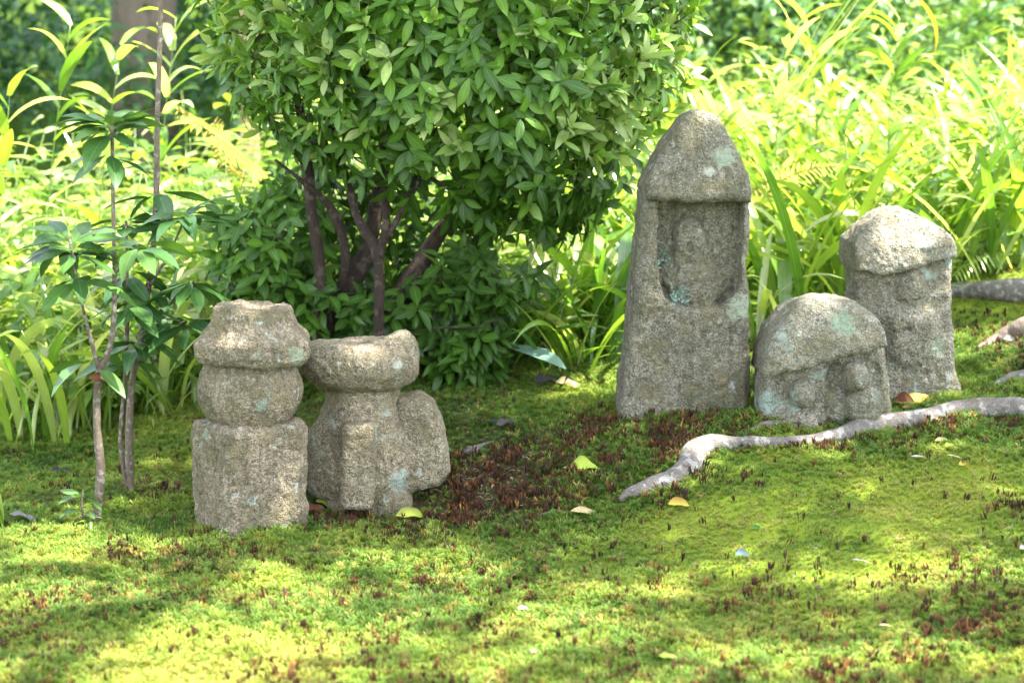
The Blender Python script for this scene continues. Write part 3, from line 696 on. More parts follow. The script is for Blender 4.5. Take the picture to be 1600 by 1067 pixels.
sapling('sapling', (205, 765), 5.35, 'tall slim dark-stemmed sapling cluster left of the hatted stone',
    [[(205, 775, 5.33, .012), (203, 690, 5.33, .0115), (208, 600, 5.34, .011), (218, 540, 5.34, .010), (232, 450, 5.35, .0095), (243, 340, 5.37, .0085), (247, 200, 5.4, .008), (250, 60, 5.42, .007), (254, -120, 5.45, .006)],
     [(200, 770, 5.35, .008), (192, 690, 5.35, .007), (195, 600, 5.35, .006), (200, 500, 5.33, .006), (200, 420, 5.3, .005), (197, 345, 5.3, .004)],
     [(232, 450, 5.35, .005), (262, 400, 5.3, .004), (290, 340, 5.28, .003)], [(225, 500, 5.34, .005), (260, 480, 5.3, .004), (300, 440, 5.25, .003)],
     [(218, 545, 5.34, .004), (260, 520, 5.3, .003), (290, 500, 5.27, .002)]],
    [(197, 345, 5.3, 9, .15), (290, 335, 5.28, 11, .15), (288, 330, 5.28, 5, -.2), (302, 436, 5.25, 8, .4), (235, 440, 5.3, 6, .4), (290, 498, 5.27, 8, .2), (205, 470, 5.25, 8, .3), (215, 530, 5.28, 7, .1), (196, 560, 5.3, 5, .3), (245, 300, 5.38, 4, .4), (198, 420, 5.3, 6, .5)], tints=(0, .6))
sapling('seedling', (128, 800), 5.0, 'low leafy seedling at the foot of the thin pale sapling',
    [[(130, 808, 5.0, .004), (128, 785, 5.0, .003), (130, 765, 5.0, .002)]], [(130, 768, 5.0, 7, .15), (132, 790, 5., 4, .2)], M_under, (.05, .085), tints=(0, .6))
sapling('seedling', (346, 838), 4.75, 'tiny pale sprout in front of the hatted stone',
    [[(346, 842, 4.72, .0016), (346, 828, 4.72, .0013), (347, 817, 4.72, .001)]], [(347, 817, 4.72, 6, .0), (346, 828, 4.72, 4, .1)], M_under, (.012, .02), tints=(.4, 1))
sapling('seedling', (141, 815), 4.98, 'pale sprout touching the foot of the thin sapling trunk', [[(140, 815, 4.95, .002), (141, 800, 4.95, .0015)]], [(141, 800, 4.95, 5, .1)], M_under, (.02, .032), tints=(.3, .8))
sapling('seedling', (560, 815), 4.95, 'small sprig of fine leaves between the two left stones and the moss',
    [[(x, 832-R.random()*10, 4.95, .0016), (x+3, 812, 4.95, .001)] for x in (490, 505, 520, 543, 560, 590)], [(x+3, 812, 4.95, 6, .0) for x in (490, 505, 520, 543, 560, 590)]+[(x+1, 822, 4.95, 5, .1) for x in (490, 505, 520, 543)], M_under, (.012, .022), tints=(0, .3))
# broad blades at the left edge
def clump(name, base, n, L, lean, width, label, cat='grass clump', mat=M_strap, spread=.05, tint=(0, 1), group=None, curve=(.5, 1.6), az=None, Y=None, partname='blade', loc=None):
    if loc is None:
        loc = ground_hit(*base) if Y is None else P(base[0], base[1], Y)
        if Y is not None: loc[2] = float(ground_z(loc[0], loc[1]))
    e = empty(name, loc, label, cat, group)
    for i in range(n):
        b0 = np.array([[R.normal(0, spread), R.normal(0, spread), -.01]])
        azi = R.uniform(0, 2*math.pi) if az is None else R.normal(az, .5)
        V, F, A = blades(b0, np.array([azi]), np.array([R.uniform(*L)]), np.array([R.uniform(*lean)]), np.array([R.uniform(*curve)]), np.array([R.uniform(*width)]), np.array([R.uniform(*tint)]), 9, np.array([R.normal(0, .7)]))
        link(partname, mesh_from(partname, V, [F], mat, A), e)
    return e
clump('broad_grass', (2, 822), 5, (.1, .18), (.0, .3), (.025, .035), 'bright upright blades cut by the left edge just above the moss', spread=.02, tint=(.3, .8), curve=(.1, .5))

# ------------------------------------------------------------------ sunlit strap-leaved clumps behind
named = [((1235, 520), 6.55, 15, (.55, .95), (.0, .45), (.035, .055), 'tall arching strap leaves between the tallest and the low stone'),
         ((1190, 500), 6.4, 10, (.3, .5), (.1, .6), (.015, .03), 'short fine arching leaves right against the tallest stone'),
         ((930, 560), 6.6, 14, (.5, .8), (.1, .6), (.035, .055), 'broad sunlit strap leaves left of the tallest stone'),
         ((810, 560), 6.3, 12, (.35, .6), (.1, .7), (.02, .035), 'yellow-green strap leaves right of the round shrub'),
         ((880, 570), 6.25, 16, (.25, .45), (.2, .9), (.01, .02), 'fine drooping leaves tangled between shrub and tallest stone'),
         ((1500, 470), 6.9, 14, (.5, .9), (.0, .5), (.035, .05), 'upright strap leaves rising behind the hooded stone'),
         ((1590, 460), 6.9, 14, (.6, .9), (.0, .5), (.035, .05), 'strap leaves above the bank at the right edge'),
         ((1330, 480), 6.8, 14, (.6, .9), (.0, .4), (.03, .05), 'tall strap leaves directly behind the low wide stone'),
         ((60, 690), 6.0, 14, (.45, .7), (.0, .35), (.03, .045), 'upright bright strap leaves left of the two saplings'),
         ((265, 650), 6.4, 14, (.35, .55), (.0, .4), (.025, .04), 'strap leaves between the saplings and the hatted stone'),
         ((20, 640), 6.3, 10, (.5, .8), (.0, .4), (.03, .04), 'strap leaves cut by the left edge behind the saplings'),
         ((125, 700), 6.1, 14, (.25, .4), (.1, .6), (.012, .02), 'thin arching grass at the foot of the bright strap leaves')]
for (b_, Y, n_, L, ln, wd, lab) in named:
    clump('strap_leaf_plant', b_, n_, L, ln, wd, lab, 'strap-leaved plant', group='sunlit strap-leaved plants', Y=Y, spread=.07, tint=(.1, .95))
def many_blades(n, xr, yr, L, width, lean, curve, tint, dens=None):
    y = R.uniform(*yr, n); x = R.uniform(xr[0], xr[1], n)*y/6.5
    if dens is not None:
        ok = dens(x, y); x, y = x[ok], y[ok]
    n = len(x); # clumpy
    cl = vnoise(np.stack([x, y, 0*x], -1), 2.2, 77) > -.25; x, y = x[cl], y[cl]; n = len(x)
    b_ = np.stack([x, y, ground_z(x, y)-.01], 1)
    return blades(b_, R.uniform(0, 6.28, n), R.uniform(*L, n)*(.8+.45*R.random(n)**2), R.uniform(*lean, n), R.uniform(*curve, n), R.uniform(*width, n), R.uniform(*tint, n), 8, R.normal(0, .8, n))
def front(x, y):     # keeps the moss bank in front free of grass
    lim = np.interp(x, [-2.5, -1.6, -1.1, -.6, -.2, .2, .55, .9, 1.4, 2.2, 3], [5.75, 5.85, 6.1, 6.5, 6.4, 6.2, 6.25, 6.3, 6.6, 6.95, 7.1])
    return y > lim
bl = [many_blades(2300, (-2.3, 2.6), (5.8, 9.0), (.32, .68), (.02, .045), (0, .6), (.5, 1.8), (.1, 1.), front),
      many_blades(2200, (-2.3, 2.6), (5.8, 8.5), (.2, .5), (.008, .018), (0, .9), (.5, 2.), (.2, 1.), front),
      many_blades(700, (.0, 2.9), (6.9, 9.0), (.45, .72), (.025, .05), (0, .45), (.4, 1.5), (.3, 1.), front)]
Vb = np.vstack([b_[0] for b_ in bl]); off = np.cumsum([0]+[len(b_[0]) for b_ in bl]); Fb = np.vstack([b_[1]+o for b_, o in zip(bl, off)]); Ab = np.vstack([b_[2] for b_ in bl])
tag(link('grass', mesh_from('grass', Vb, [Fb], M_strap, Ab)), 'tangled sunlit grass and strap leaves behind the stones', kind='stuff')
# leafy undergrowth: stalks with layered lance-shaped leaves
def stalks(n, xr, yr, hh, Ls, tint, dens=front, per=(6, 10), spread=.4, seed=0):
    y = R.uniform(*yr, n); x = R.uniform(*xr, n)*y/6.5; ok = dens(x, y); x, y = x[ok], y[ok]; z0 = ground_z(x, y)
    P_, D_, N_2, S_, T_, St = [], [], [], [], [], []
    for a, b_, c_ in zip(x, y, z0):
        h = R.uniform(*hh); lx, ly = R.normal(0, .12, 2); m = R.integers(*per); ph = R.random()*6; tb = R.uniform(*tint)
        if R.random() < .6: St.append(tube([(a, b_, c_), (a+lx*.4, b_+ly*.4, c_+h*.55), (a+lx, b_+ly, c_+h)], [.004, .003, .002], 4, 2))
        for j in range(m):
            s = .25+.75*(j+1)/m; q = (a+lx*s*s, b_+ly*s*s, c_+h*s); an = ph+j*2.4
            P_.append(q); D_.append((math.cos(an), math.sin(an), R.uniform(-.15, .5))); N_2.append((R.normal(0, .2), R.normal(0, .2), 1)); S_.append(R.uniform(*Ls)*(1.1-.3*s)); T_.append(np.clip(tb+R.normal(0, .12), 0, 1))
    return [np.array(v) for v in (P_, D_, N_2, S_, T_)], St
tmU = [leaf_tmpl(.3, 4, .12, .35, .85), leaf_tmpl(.38, 4, .15, .25, .9), leaf_tmpl(.24, 4, .1, .45, .85)]
a1, s1 = stalks(430, (-2.4, -.1), (6.2, 9.3), (.35, .75), (.11, .2), (.2, 1.))
a2, s2 = stalks(260, (-.2, 2.8), (6.6, 9.6), (.3, .7), (.09, .17), (.3, 1.))
a3, s3 = stalks(260, (-1.6, .3), (6.0, 7.0), (.2, .45), (.07, .13), (.1, .7))
al = [np.concatenate(v) for v in zip(a1, a2, a3)]
tag(scatter('undergrowth', tmU, *al, M_under), 'bright leafy undergrowth behind the shrub and saplings', kind='stuff')
V, F = join_parts(s1+s2+s3); tag(link('undergrowth_stalks', mesh_from('undergrowth_stalks', V, F, M_under, np.full((len(V), 3), .5))), 'green stalks of the leafy undergrowth', kind='stuff')

# bluish broad leaf
loc = P(850, 610, 6.1); loc[2] = float(ground_z(loc[0], loc[1]))
e = empty('broad_leaf_plant', loc, 'low plant with one broad blue-green leaf beside the shrub', 'plant')
a, b_ = P(890, 580, 5.95), P(782, 524, 6.2); L = np.linalg.norm(b_-a)
M = frames(np.array([b_-a]), np.array([(.3, -.25, 1.)])); V, F, A = leaf_tmpl(.36, 8, .12, .1, 1.05)
link('leaf', mesh_from('leaf', V, [F], M_blue, A), e, M4(M[0], a-loc, L))
a, b_ = P(830, 588, 6.2), P(880, 560, 6.25)
stems([[(862, 625, 6.08, .004), (878, 600, 6.0, .004), (893, 582, 5.95, .003)]], e, loc, M_under, 'stem', 6, 0)
# ferns
def fern(name, pts, label, n, Lf, mat, group='ferns in the undergrowth'):
    c = smoothpath([P(*q) for q in pts], 8); loc = c[0]; e = empty(name, loc, label, 'fern', group)
    V, F = tube(c-loc, np.linspace(.004, .0012, len(c)), 5, 1); link('stalk', mesh_from('stalk', V, F, mat, np.full((len(V), 3), .2)), e)
    s = np.linspace(0.12, .98, n); i = (s*(len(c)-1)); i0 = np.floor(i).astype(int).clip(0, len(c)-2); q = c[i0]+(c[i0+1]-c[i0])*(i-i0)[:, None]
    T = c[i0+1]-c[i0]; T /= np.linalg.norm(T, axis=1)[:, None]; S = np.cross(T, (0, -.5, .85)); S /= np.linalg.norm(S, axis=1)[:, None]
    pos = np.vstack([q, q]); D = np.vstack([S+T*.5, -S+T*.5]); N = np.tile((0., -.5, .85), (2*n, 1))+R.normal(0, .1, (2*n, 3))
    sz = np.tile(Lf*np.sin(np.clip(1.15-s, 0, 1)*math.pi*.62)+.006, 2)
    leaf_objects('leaflet', [leaf_tmpl(.15, 5, .1, .3, .6, .5), leaf_tmpl(.13, 5, .1, .2, .6, .5)], pos, D, N, sz, R.random(2*n), mat, e)
fern('fern', [(420, 275, 7.2), (385, 250, 7.1), (340, 215, 7.0), (275, 170, 6.9)], 'yellow fern frond left of the shrub crown, pointing up left', 20, .12, M_yfern)
fern('fern', [(400, 290, 7.3), (370, 265, 7.2), (345, 228, 7.15), (335, 190, 7.1)], 'second yellow frond tucked against the shrub', 16, .09, M_yfern)
fern('fern', [(1590, 330, 7.2), (1540, 345, 7.1), (1480, 370, 7.0), (1430, 420, 6.9)], 'pale fern frond behind the hooded stone at the right', 20, .13, M_strap)
fern('fern', [(1600, 400, 6.9), (1560, 390, 6.9), (1520, 400, 6.8), (1490, 430, 6.75)], 'lower pale fern frond above the root at the right', 18, .1, M_strap)
fern('fern', [(1180, 330, 7.0), (1210, 290, 7.0), (1260, 265, 7.0), (1310, 260, 7.0)], 'yellowish frond right of the tallest stone', 18, .08, M_yfern)

# bamboo grass shoots
def bamboo(px, py, Y, top, label, n=9, Ls=(.16, .26), lean=0., mat=M_strap, tint=(.3, 1)):
    loc = P(px, py, Y); loc[2] = float(ground_z(loc[0], loc[1])); tp = P(top[0], top[1], Y+lean)
    e = empty('bamboo_grass', loc, label, 'bamboo grass', 'bamboo grass shoots'); mid = (loc+tp)/2+np.array((.03*(1 if top[0] < px else -1), 0, .03))
    V, F = tube([loc-loc, mid-loc, tp-loc], [.004, .003, .0015], 6, 6); link('culm', mesh_from('culm', V, F, mat, np.full((len(V), 3), .5)), e)
    c = smoothpath([loc, mid, tp], 10)
    for j in range(n):
        s = .45+.55*(j+1)/n; q = c[int(s*(len(c)-1))]; az = (j*2.5+R.random()) if R.random() < .5 else (math.pi*(j % 2)+R.normal(0, .4))
        V, F, A = blades(np.array([q-loc]), np.array([az]), np.array([R.uniform(*Ls)]), np.array([R.uniform(.3, 1.)]), np.array([R.uniform(.5, 1.3)]), np.array([R.uniform(.03, .06) if px < 400 else R.uniform(.022, .036)]), np.array([R.uniform(*tint)]), 8, np.array([R.normal(0, .6)]))
        link('leaf', mesh_from('leaf', V, [F], mat, A), e)
for a in [(70, 520, 6.9, (110, 40), 'bamboo grass with long pointed leaves at the upper left corner'),
          (150, 500, 7.0, (190, 70), 'bamboo grass rising between the two saplings, yellow-green leaves'),
          (250, 480, 7.1, (275, 30), 'bamboo grass just behind the tall sapling top'),
          (10, 560, 6.6, (15, 150), 'tall broad bamboo grass cut by the left edge'),
          (1215, 420, 7.4, (1235, 40), 'feathery bamboo grass right above the tallest stone'),
          (1270, 420, 7.5, (1255, -20), 'tall bamboo grass reaching the top edge beside the feathery one'),
          (1330, 440, 7.5, (1290, 130), 'bamboo grass with folded pale leaves above the low stone'),
          (1395, 430, 7.3, (1405, 30), 'tall thin bamboo grass above the hooded stone'),
          (1140, 380, 7.3, (1100, 120), 'bamboo grass leaning left beside the shrub'),
          (1560, 430, 7.4, (1530, 180), 'bamboo grass near the right edge, leaves overexposed'),
          (1480, 430, 7.6, (1470, 200), 'bamboo grass behind the pale fern'),
          (1610, 430, 7.3, (1590, 130), 'bamboo grass cut by the right edge')]:
    bamboo(*a[:3], a[3], a[4], n=int(R.integers(12, 18)))
# drooping plume blades top right
e = clump('grass_plume', (1180, 400), 9, (.7, .85), (.55, .75), (.012, .02), 'slanting pale grass plume reaching the top edge at the upper right', Y=7.4, spread=.015, tint=(.5, 1), az=.0, curve=(-.1, .15), group='grass plumes')
e.location = P(1215, 175, 7.3); 
for ch in e.children: ch.location.z += .01
fl = P(1400, -20, 7.2); e = empty('drooping_blade', fl, 'single long cream-edged blade hanging from the top edge at the right', 'grass blade')
V, F, A = blades(np.array([(0., 0, 0)]), np.array([0.2]), np.array([.34]), np.array([1.9]), np.array([1.5]), np.array([.038]), np.array([1.]), 10); link('blade', mesh_from('blade', V, [F], M_yfern, A), e)

# ------------------------------------------------------------------ far vegetation
def leafcloud(centers, radii, per, Ls, flat=.8):
    P_ = []; 
    for c, r in zip(centers, radii):
        n = int(per*r*r); v = R.normal(0, 1, (n, 3)); v /= np.linalg.norm(v, axis=1)[:, None]; rr = r*(R.random(n)**.45)
        lump = 1+.3*vnoise(v+c, 1.8, 88)
        P_.append(c+v*(rr*lump)[:, None]*np.array((1, 1, flat)))
    P_ = np.vstack(P_); n = len(P_)
    D = R.normal(0, 1, (n, 3)); D[:, 2] = D[:, 2]*.5-.2; N = np.stack([R.normal(0, .5, n), R.normal(0, .5, n)-.2, np.ones(n)], 1)
    return P_, D, N, R.uniform(*Ls, n)
sT = [small_tmpl(.5, .2), small_tmpl(.4, .35)]
cen = []; rs = []
for i in range(150):
    y = R.uniform(10.2, 19); x = R.uniform(-.34, .34)*y*1.25; cen.append((x, y, float(ground_z(x, y, False))+R.uniform(.1, .8))); rs.append(R.uniform(.45, .95))
P_, D, N, S = leafcloud(np.array(cen), rs, 620, (.07, .14))
tb = np.clip(.42+.35*vnoise(P_, 1.3, 91)+R.normal(0, .15, len(P_))+np.clip(P_[:, 0]*.06, -.25, .25), 0, 1)
tag(scatter('foliage', sT, P_, D, N, S, tb, M_far, smooth=False), 'soft-focus green woodland undergrowth far behind', kind='stuff')
cen = []; rs = []
for i in range(60):
    y = R.uniform(19, 32); x = R.uniform(-.5, .5)*y; cen.append((x, y, float(ground_z(x, y, False))+R.uniform(.5, 4.5))); rs.append(R.uniform(1.4, 2.6))
P_, D, N, S = leafcloud(np.array(cen), rs, 130, (.25, .45))
tag(scatter('woodland', sT, P_, D, N, S, np.clip(R.normal(.35, .2, len(P_)), 0, 1), M_far, smooth=False), 'distant woodland closing off the view', kind='stuff')
def tree(px, Y, r, label, crown_c, crown_r, n, mat=M_tbark, h=6., leafs=(.12, .2), lean=(0, 0), keep=None, group='trees around the garden', tintr=(0, 1), extra=()):
    b_ = P(px, 533, Y); x, y = b_[0], Y; z = float(ground_z(x, y, False)); loc = np.array((x, y, z))
    e = empty('tree', loc, label, 'tree', group)
    lx, ly = lean
    V, F = tube([(0, 0, -.2), (0, 0, .3), (lx*.3, ly*.3, h*.3), (lx*.7, ly*.7, h*.65), (lx, ly, h)], [r*1.35, r*1.1, r, r*.8, r*.35], 14, 8, .12); link('trunk', mesh_from('trunk', V, F, mat), e)
    cc = np.array(crown_c)-loc
    for i in range(7):
        a = i*.9+R.random(); d = np.array((math.cos(a), math.sin(a), 0)); st = np.array((lx*.75, ly*.75, h*R.uniform(.6, .85)))
        en = cc+d*np.array(crown_r)*.75; V, F = tube([st, (st+en)/2+np.array((0, 0, .25)), en], [r*.3, r*.14, r*.04], 7, 5, .15); link('limb', mesh_from('limb', V, F, mat), e)
    v = R.normal(0, 1, (n, 3)); v /= np.linalg.norm(v, axis=1)[:, None]; v *= (R.random(n)**.4)[:, None]
    p_ = np.array(crown_c)+v*np.array(crown_r)
    cl = vnoise(p_, 1.6, 61)+.5*vnoise(p_, 4, 62) > -.35; p_ = p_[cl]
    if keep is not None: p_ = p_[keep(p_)]
    m = len(p_); D = R.normal(0, 1, (m, 3)); D[:, 2] *= .35; N = np.stack([R.normal(0, .3, m), R.normal(0, .3, m), np.ones(m)], 1)
    o = scatter('crown', sT, p_-loc, D, N, R.uniform(*leafs, m), R.uniform(*tintr, m), M_canopy, e, False); tag(o, kind='stuff')
    return e
tree(238, 11.5, .19, 'thick brown trunk out of focus at the upper left', (-.2, 12.2, 4.6), (3.0, 2.4, 1.3), 9000, h=5)
tree(1046, 12.5, .085, 'dark slender trunk behind the shrub at the top edge', (2.6, 13.5, 4.8), (2.4, 1.8, 1.0), 4500, h=5)
tree(1588, 13.5, .075, 'pale grey trunk at the top right corner', (5.5, 15, 5.2), (2.4, 2, 1.0), 3500, h=5)
tree(397, 9.8, .045, 'thin ochre trunk just left of the shrub crown', (-1.0, 10.6, 4.2), (1.2, 1.0, .7), 1500, M_obark, h=4)
# the old tree standing out of frame at the right, whose crown shades the stones
holes = [(405, 515, 4.9, .02), (447, 740, 4.88, .015), (450, 815, 4.88, .03), (560, 520, 5.1, .02), (625, 515, 5.15, .01), (592, 720, 5.05, .01),
         (1350, 355, 5.7, .09), (1385, 338, 5.75, .09), (1400, 375, 5.72, .035), (1168, 625, 5.5, .03), (1480, 600, 5.7, .035), (1100, 200, 5.6, .02),
         (1100, 700, 5.2, .06), (1320, 684, 5.25, .05), (1480, 640, 5.4, .05)]
holes += [(950, 100, 5.85, .10), (1040, 150, 6.05, .12), (620, 110, 5.7, .06), (700, 40, 5.7, .08), (860, 60, 5.8, .08), (1010, 30, 6., .1), (480, 60, 5.8, .07), (380, 70, 6., .08), (560, 200, 5.8, .04), (780, 160, 5.7, .04), (900, 210, 5.9, .05), (640, 85, 5.7, .05)]
gh = [(70, 860, .14), (180, 850, .1), (430, 905, .09), (470, 940, .1), (330, 985, .13), (230, 1040, .12), (540, 1000, .1), (90, 930, .08), (690, 880, .08), (745, 900, .05), (820, 965, .10), (860, 950, .08), (640, 1010, .1),
      (1400, 885, .07), (1480, 895, .09), (1300, 915, .06), (1100, 1040, .1), (1180, 1030, .07), (950, 1000, .08), (1420, 1010, .1), (1560, 900, .05), (1050, 900, .05), 
      (1540, 470, .25), (1510, 500, .15), (900, 595, .15), (850, 640, .05), (30, 830, .08), (580, 880, .05), (1000, 930, .06), (1330, 1040, .09), (1570, 1030, .08), (760, 1040, .09)]
HT = np.array([P(a, b_, c_) for a, b_, c_, r in holes]+[ground_hit(a, b_) for a, b_, r in gh]); HR = np.array([h_[-1] for h_ in holes]+[g_[-1] for g_ in gh])
def keep(p_):  # unseen crown shaped for its light: leaves dropped along sun rays to chosen flecks
    ok = np.ones(len(p_), bool); nz = 1+.45*vnoise(p_, 7., 66)
    for T, r in zip(HT, HR):
        w = p_-T; al_ = w@SUNA; d = np.linalg.norm(w-al_[:, None]*SUNA, axis=1); ok &= ~(d < (r+.05)*nz)
    # where this leaf's shadow lands: leave the grass behind the bank in the sun
    h = p_[:, 2]-.3; sx = p_[:, 0]-h*SUNA[0]/SUNA[2]; sy = p_[:, 1]-h*SUNA[1]/SUNA[2]
    lim = np.interp(sx, [-2.5, -1.2, -.7, .3, .45, 1.4, 3], [5.7, 5.8, 6.35, 6.25, 5.75, 5.95, 6.1])+.12*vnoise(p_, 3, 67)
    return ok & (sy < lim)
tree(2120, 6.6, .2, 'old tree standing just outside the right edge, its roots running into the moss', (2.6, 3.85, 5.7), (3.7, 2.9, .9), 20000, h=6, lean=(-.1, -.8), leafs=(.10, .17), keep=keep)

# ------------------------------------------------------------------ fallen leaves and litter
def fallen(px, py, Lpx, wr, col, label, ang=0, tilt=.15, fold=.1, droop=.1, hover=.012, cat='fallen leaf', col2=None):
    c = ground_hit(px, py); L = Lpx/FPX*c[1]
    m = leafmat('fallen_leaf', [tuple(x*k_ for x, k_ in zip(col, (.55, .35, .5))), col, col2 or tuple(x*.8 for x in col)], .3, .55, .3, .3, (1, 1, .6))
    V, F, A = leaf_tmpl(wr, 9, R.uniform(.1, .5), R.uniform(.05, .35), .95, R.uniform(.1, .6), .02); V = V-np.array((0, .5, -droop*.25)); A[:, 2] = V[:, 0]*2+.5
    D = np.array([(math.cos(ang), math.sin(ang), R.uniform(-.1, .1))]); Nn = np.array([(R.normal(0, tilt), -tilt*1.5-.25, 1)])
    o = link('fallen_leaf', mesh_from('fallen_leaf', V, [F], m, A)); M = frames(D, Nn)
    o.matrix_basis = M4(M[0], c+np.array((0, 0, hover)), L); tag(o, label, cat, 'leaves fallen on the moss')
YG, YL, PY, BR, DK, WH, TL = (.38, .5, .06), (.62, .5, .07), (.68, .58, .28), (.22, .10, .05), (.05, .045, .05), (.6, .57, .5), (.3, .48, .4)
FL = [(908, 737, 58, .5, YG, 'lime green fallen leaf arched over dark moss', 3.0, .3), (916, 808, 52, .34, PY, 'pale yellow leaf lying flat in mid moss', -.1, .1), (1060, 795, 36, .6, YL, 'bright yellow leaf below the bend of the long root', .1, .2),
      (640, 812, 50, .45, YG, 'yellow-green fallen leaf right of the dished stone foot', .4, .35), (1438, 629, 56, .42, YL, 'spotted yellow leaf leaning at the foot of the hooded stone', .05, .35), (1411, 634, 40, .55, BR, 'red-brown leaf wedged beside the low wide stone', 2.6, .3),
      (890, 606, 46, .4, PY, 'cream leaf on the bank left of the tallest stone', -.1, .15), (856, 600, 50, .5, DK, 'blackened leaf under the blue-green leaf', .3, .3), (1472, 693, 30, .3, PY, 'small cream curled leaf on moss below the hooded stone', .4, .2),
      (1506, 733, 26, .5, YL, 'small yellow leaf sunk in the bright moss at right', .6, .2), (1435, 719, 26, .2, WH, 'thin white leaf scrap on bright moss', .2, .1), (1492, 719, 28, .14, PY, 'narrow straw-coloured scrap on the right-hand moss', -.3, .1),
      (1160, 874, 26, .7, TL, 'small blue-green leaf fragment in the right foreground', .1, .2), (1182, 833, 16, .7, (.08, .3, .04), 'tiny dark green leaf on the bright moss carpet', .1, .2), (204, 868, 28, .35, YL, 'small yellow leaf in the left foreground moss', -.3, .3),
      (95, 741, 34, .4, DK, 'dark grey leaf on the mound left of the saplings', .1, .2), (36, 814, 50, .25, (.3, .3, .27), 'long grey leaf at the left edge', -.3, .1), (508, 793, 40, .35, YG, 'greenish leaf in the gap between the two left stones', -.6, .2),
      (490, 800, 44, .5, BR, 'brown leaf under the edge of the dished stone', .2, .2), (792, 668, 36, .45, (.1, .09, .085), 'dark folded leaf on the soil above the red moss', .1, .3), (770, 665, 24, .4, DK, 'small black leaf on the soil near the shrub', 2.6, .5),
      (1045, 1033, 36, .4, YG, 'yellow-green leaf scrap at the bottom centre', .1, .2), (1420, 1037, 26, .6, YL, 'yellow leaf scrap at the bottom right', .2, .3), (818, 958, 20, .5, WH, 'tiny white scrap in the centre foreground', .2, .2),
      (835, 1025, 18, .5, (.5, .32, .25), 'small pinkish scrap near the bottom centre', .3, .2), (1597, 862, 20, .5, WH, 'white leaf scrap cut by the right edge', .8, .4), (1574, 533, 22, .5, WH, 'grey-white leaf standing on the humped root', -.9, .7),
      (1385, 984, 30, .14, PY, 'straw-like scrap in the right foreground', .35, .1), (1345, 882, 30, .12, WH, 'thin white scrap in the right foreground moss', .05, .1), (155, 592, 36, .36, (.24, .10, .05), 'red-brown dead leaf caught at the fork of the pale sapling', .5, 1.2), (1418, 642, 20, .5, (.3, .2, .05), 'small tan leaf beside the red-brown one', .5, .2),
      (1445, 655, 20, .4, (.35, .25, .1), 'small ochre leaf on the long root', 0., .2), (885, 735, 24, .08, PY, 'leaf stalk pointing left from the lime leaf', 3.5, .1)]
for a in FL:
    fallen(*a[:6], ang=a[6], tilt=a[7])
o = [x for x in bpy.data.objects if x.get('label', '').startswith('red-brown dead leaf caught')][0]; o.location = P(160, 590, 5.0)
# twigs and straw bits: loose litter nobody could count
tw = []
for i in range(420):
    px, py = R.uniform(-60, 1660), R.uniform(640, 1100)
    if i < 120: px, py = R.normal(740, 80), R.normal(745, 45)
    c = ground_hit(px, min(py, 1100)); a = R.uniform(0, 6.28); l = R.uniform(.008, .03); d = np.array((math.cos(a), math.sin(a), R.uniform(-.2, .3)))*l
    tw.append(tube([c+np.array((0, 0, .004)), c+d*.5+np.array((0, 0, .010)), c+d+np.array((0, 0, .006))], [.0008, .0011, .0006], 4, 2))
V, F = join_parts(tw); M_straw = barkmat('straw_bits', (.2, .13, .08), (.5, .4, .26), 40)
tag(link('litter', mesh_from('litter', V, F, M_straw)), 'scattered bits of twig and straw in the moss', kind='stuff')

n = 900; px = R.uniform(-50, 1650, n); py = R.uniform(640, 1080, n); px[:420] = R.normal(720, 120, 420); py[:420] = R.normal(735, 60, 420); px[420:520] = R.normal(240, 60, 100); py[420:520] = R.normal(760, 25, 100)
pp = np.array([ground_hit(a, b_) for a, b_ in zip(px, py)])+np.array((0, 0, .006)); a = R.uniform(0, 6.28, n)
M_flake = leafmat('leaf_crumbs', [(.06, .035, .02), (.17, .09, .05), (.36, .24, .13)], .1, .8, .2, 0)
tag(scatter('leaf_litter', [small_tmpl(.5, .3), small_tmpl(.25, .1)], pp, np.stack([np.cos(a), np.sin(a), R.normal(0, .3, n)], 1), np.stack([R.normal(0, .5, n), R.normal(0, .5, n), np.ones(n)], 1), R.uniform(.006, .02, n), R.random(n), M_flake), 'brown crumbs of dead leaf on the soil and moss', kind='stuff')
# ------------------------------------------------------------------ moss
def mossmat(name, stops, trans=.35, dead=None):
    m, nt, out = newmat(name)
    at = N_(nt, 'ShaderNodeAttribute', attribute_name='tint', attribute_type='INSTANCER')
    lf = N_(nt, 'ShaderNodeAttribute', attribute_name='leaf'); sp = N_(nt, 'ShaderNodeSeparateXYZ'); nt.links.new(lf.outputs['Vector'], sp.inputs[0])
    c = ramp(nt, at.outputs['Fac'], stops)
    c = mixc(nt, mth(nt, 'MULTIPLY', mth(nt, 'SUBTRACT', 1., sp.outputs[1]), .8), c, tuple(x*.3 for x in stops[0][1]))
    p = N_(nt, 'ShaderNodeBsdfPrincipled'); p.inputs['Roughness'].default_value = .6; p.inputs['Specular IOR Level'].default_value = .25; nt.links.new(c, p.inputs['Base Color'])
    tr = N_(nt, 'ShaderNodeBsdfTranslucent'); nt.links.new(mixc(nt, 1., c, (1.3, 1.2, .6), 'MULTIPLY'), tr.inputs[0])
    mx = N_(nt, 'ShaderNodeMixShader'); mx.inputs[0].default_value = trans
    nt.links.new(p.outputs[0], mx.inputs[1]); nt.links.new(tr.outputs[0], mx.inputs[2]); nt.links.new(mx.outputs[0], out.inputs[0]); return m
M_moss = mossmat('star_moss', [(0, (.07, .14, .025)), (.35, (.17, .29, .045)), (.6, (.30, .41, .06)), (.85, (.50, .53, .10)), (.95, (.48, .42, .12)), (1., (.40, .19, .05))])
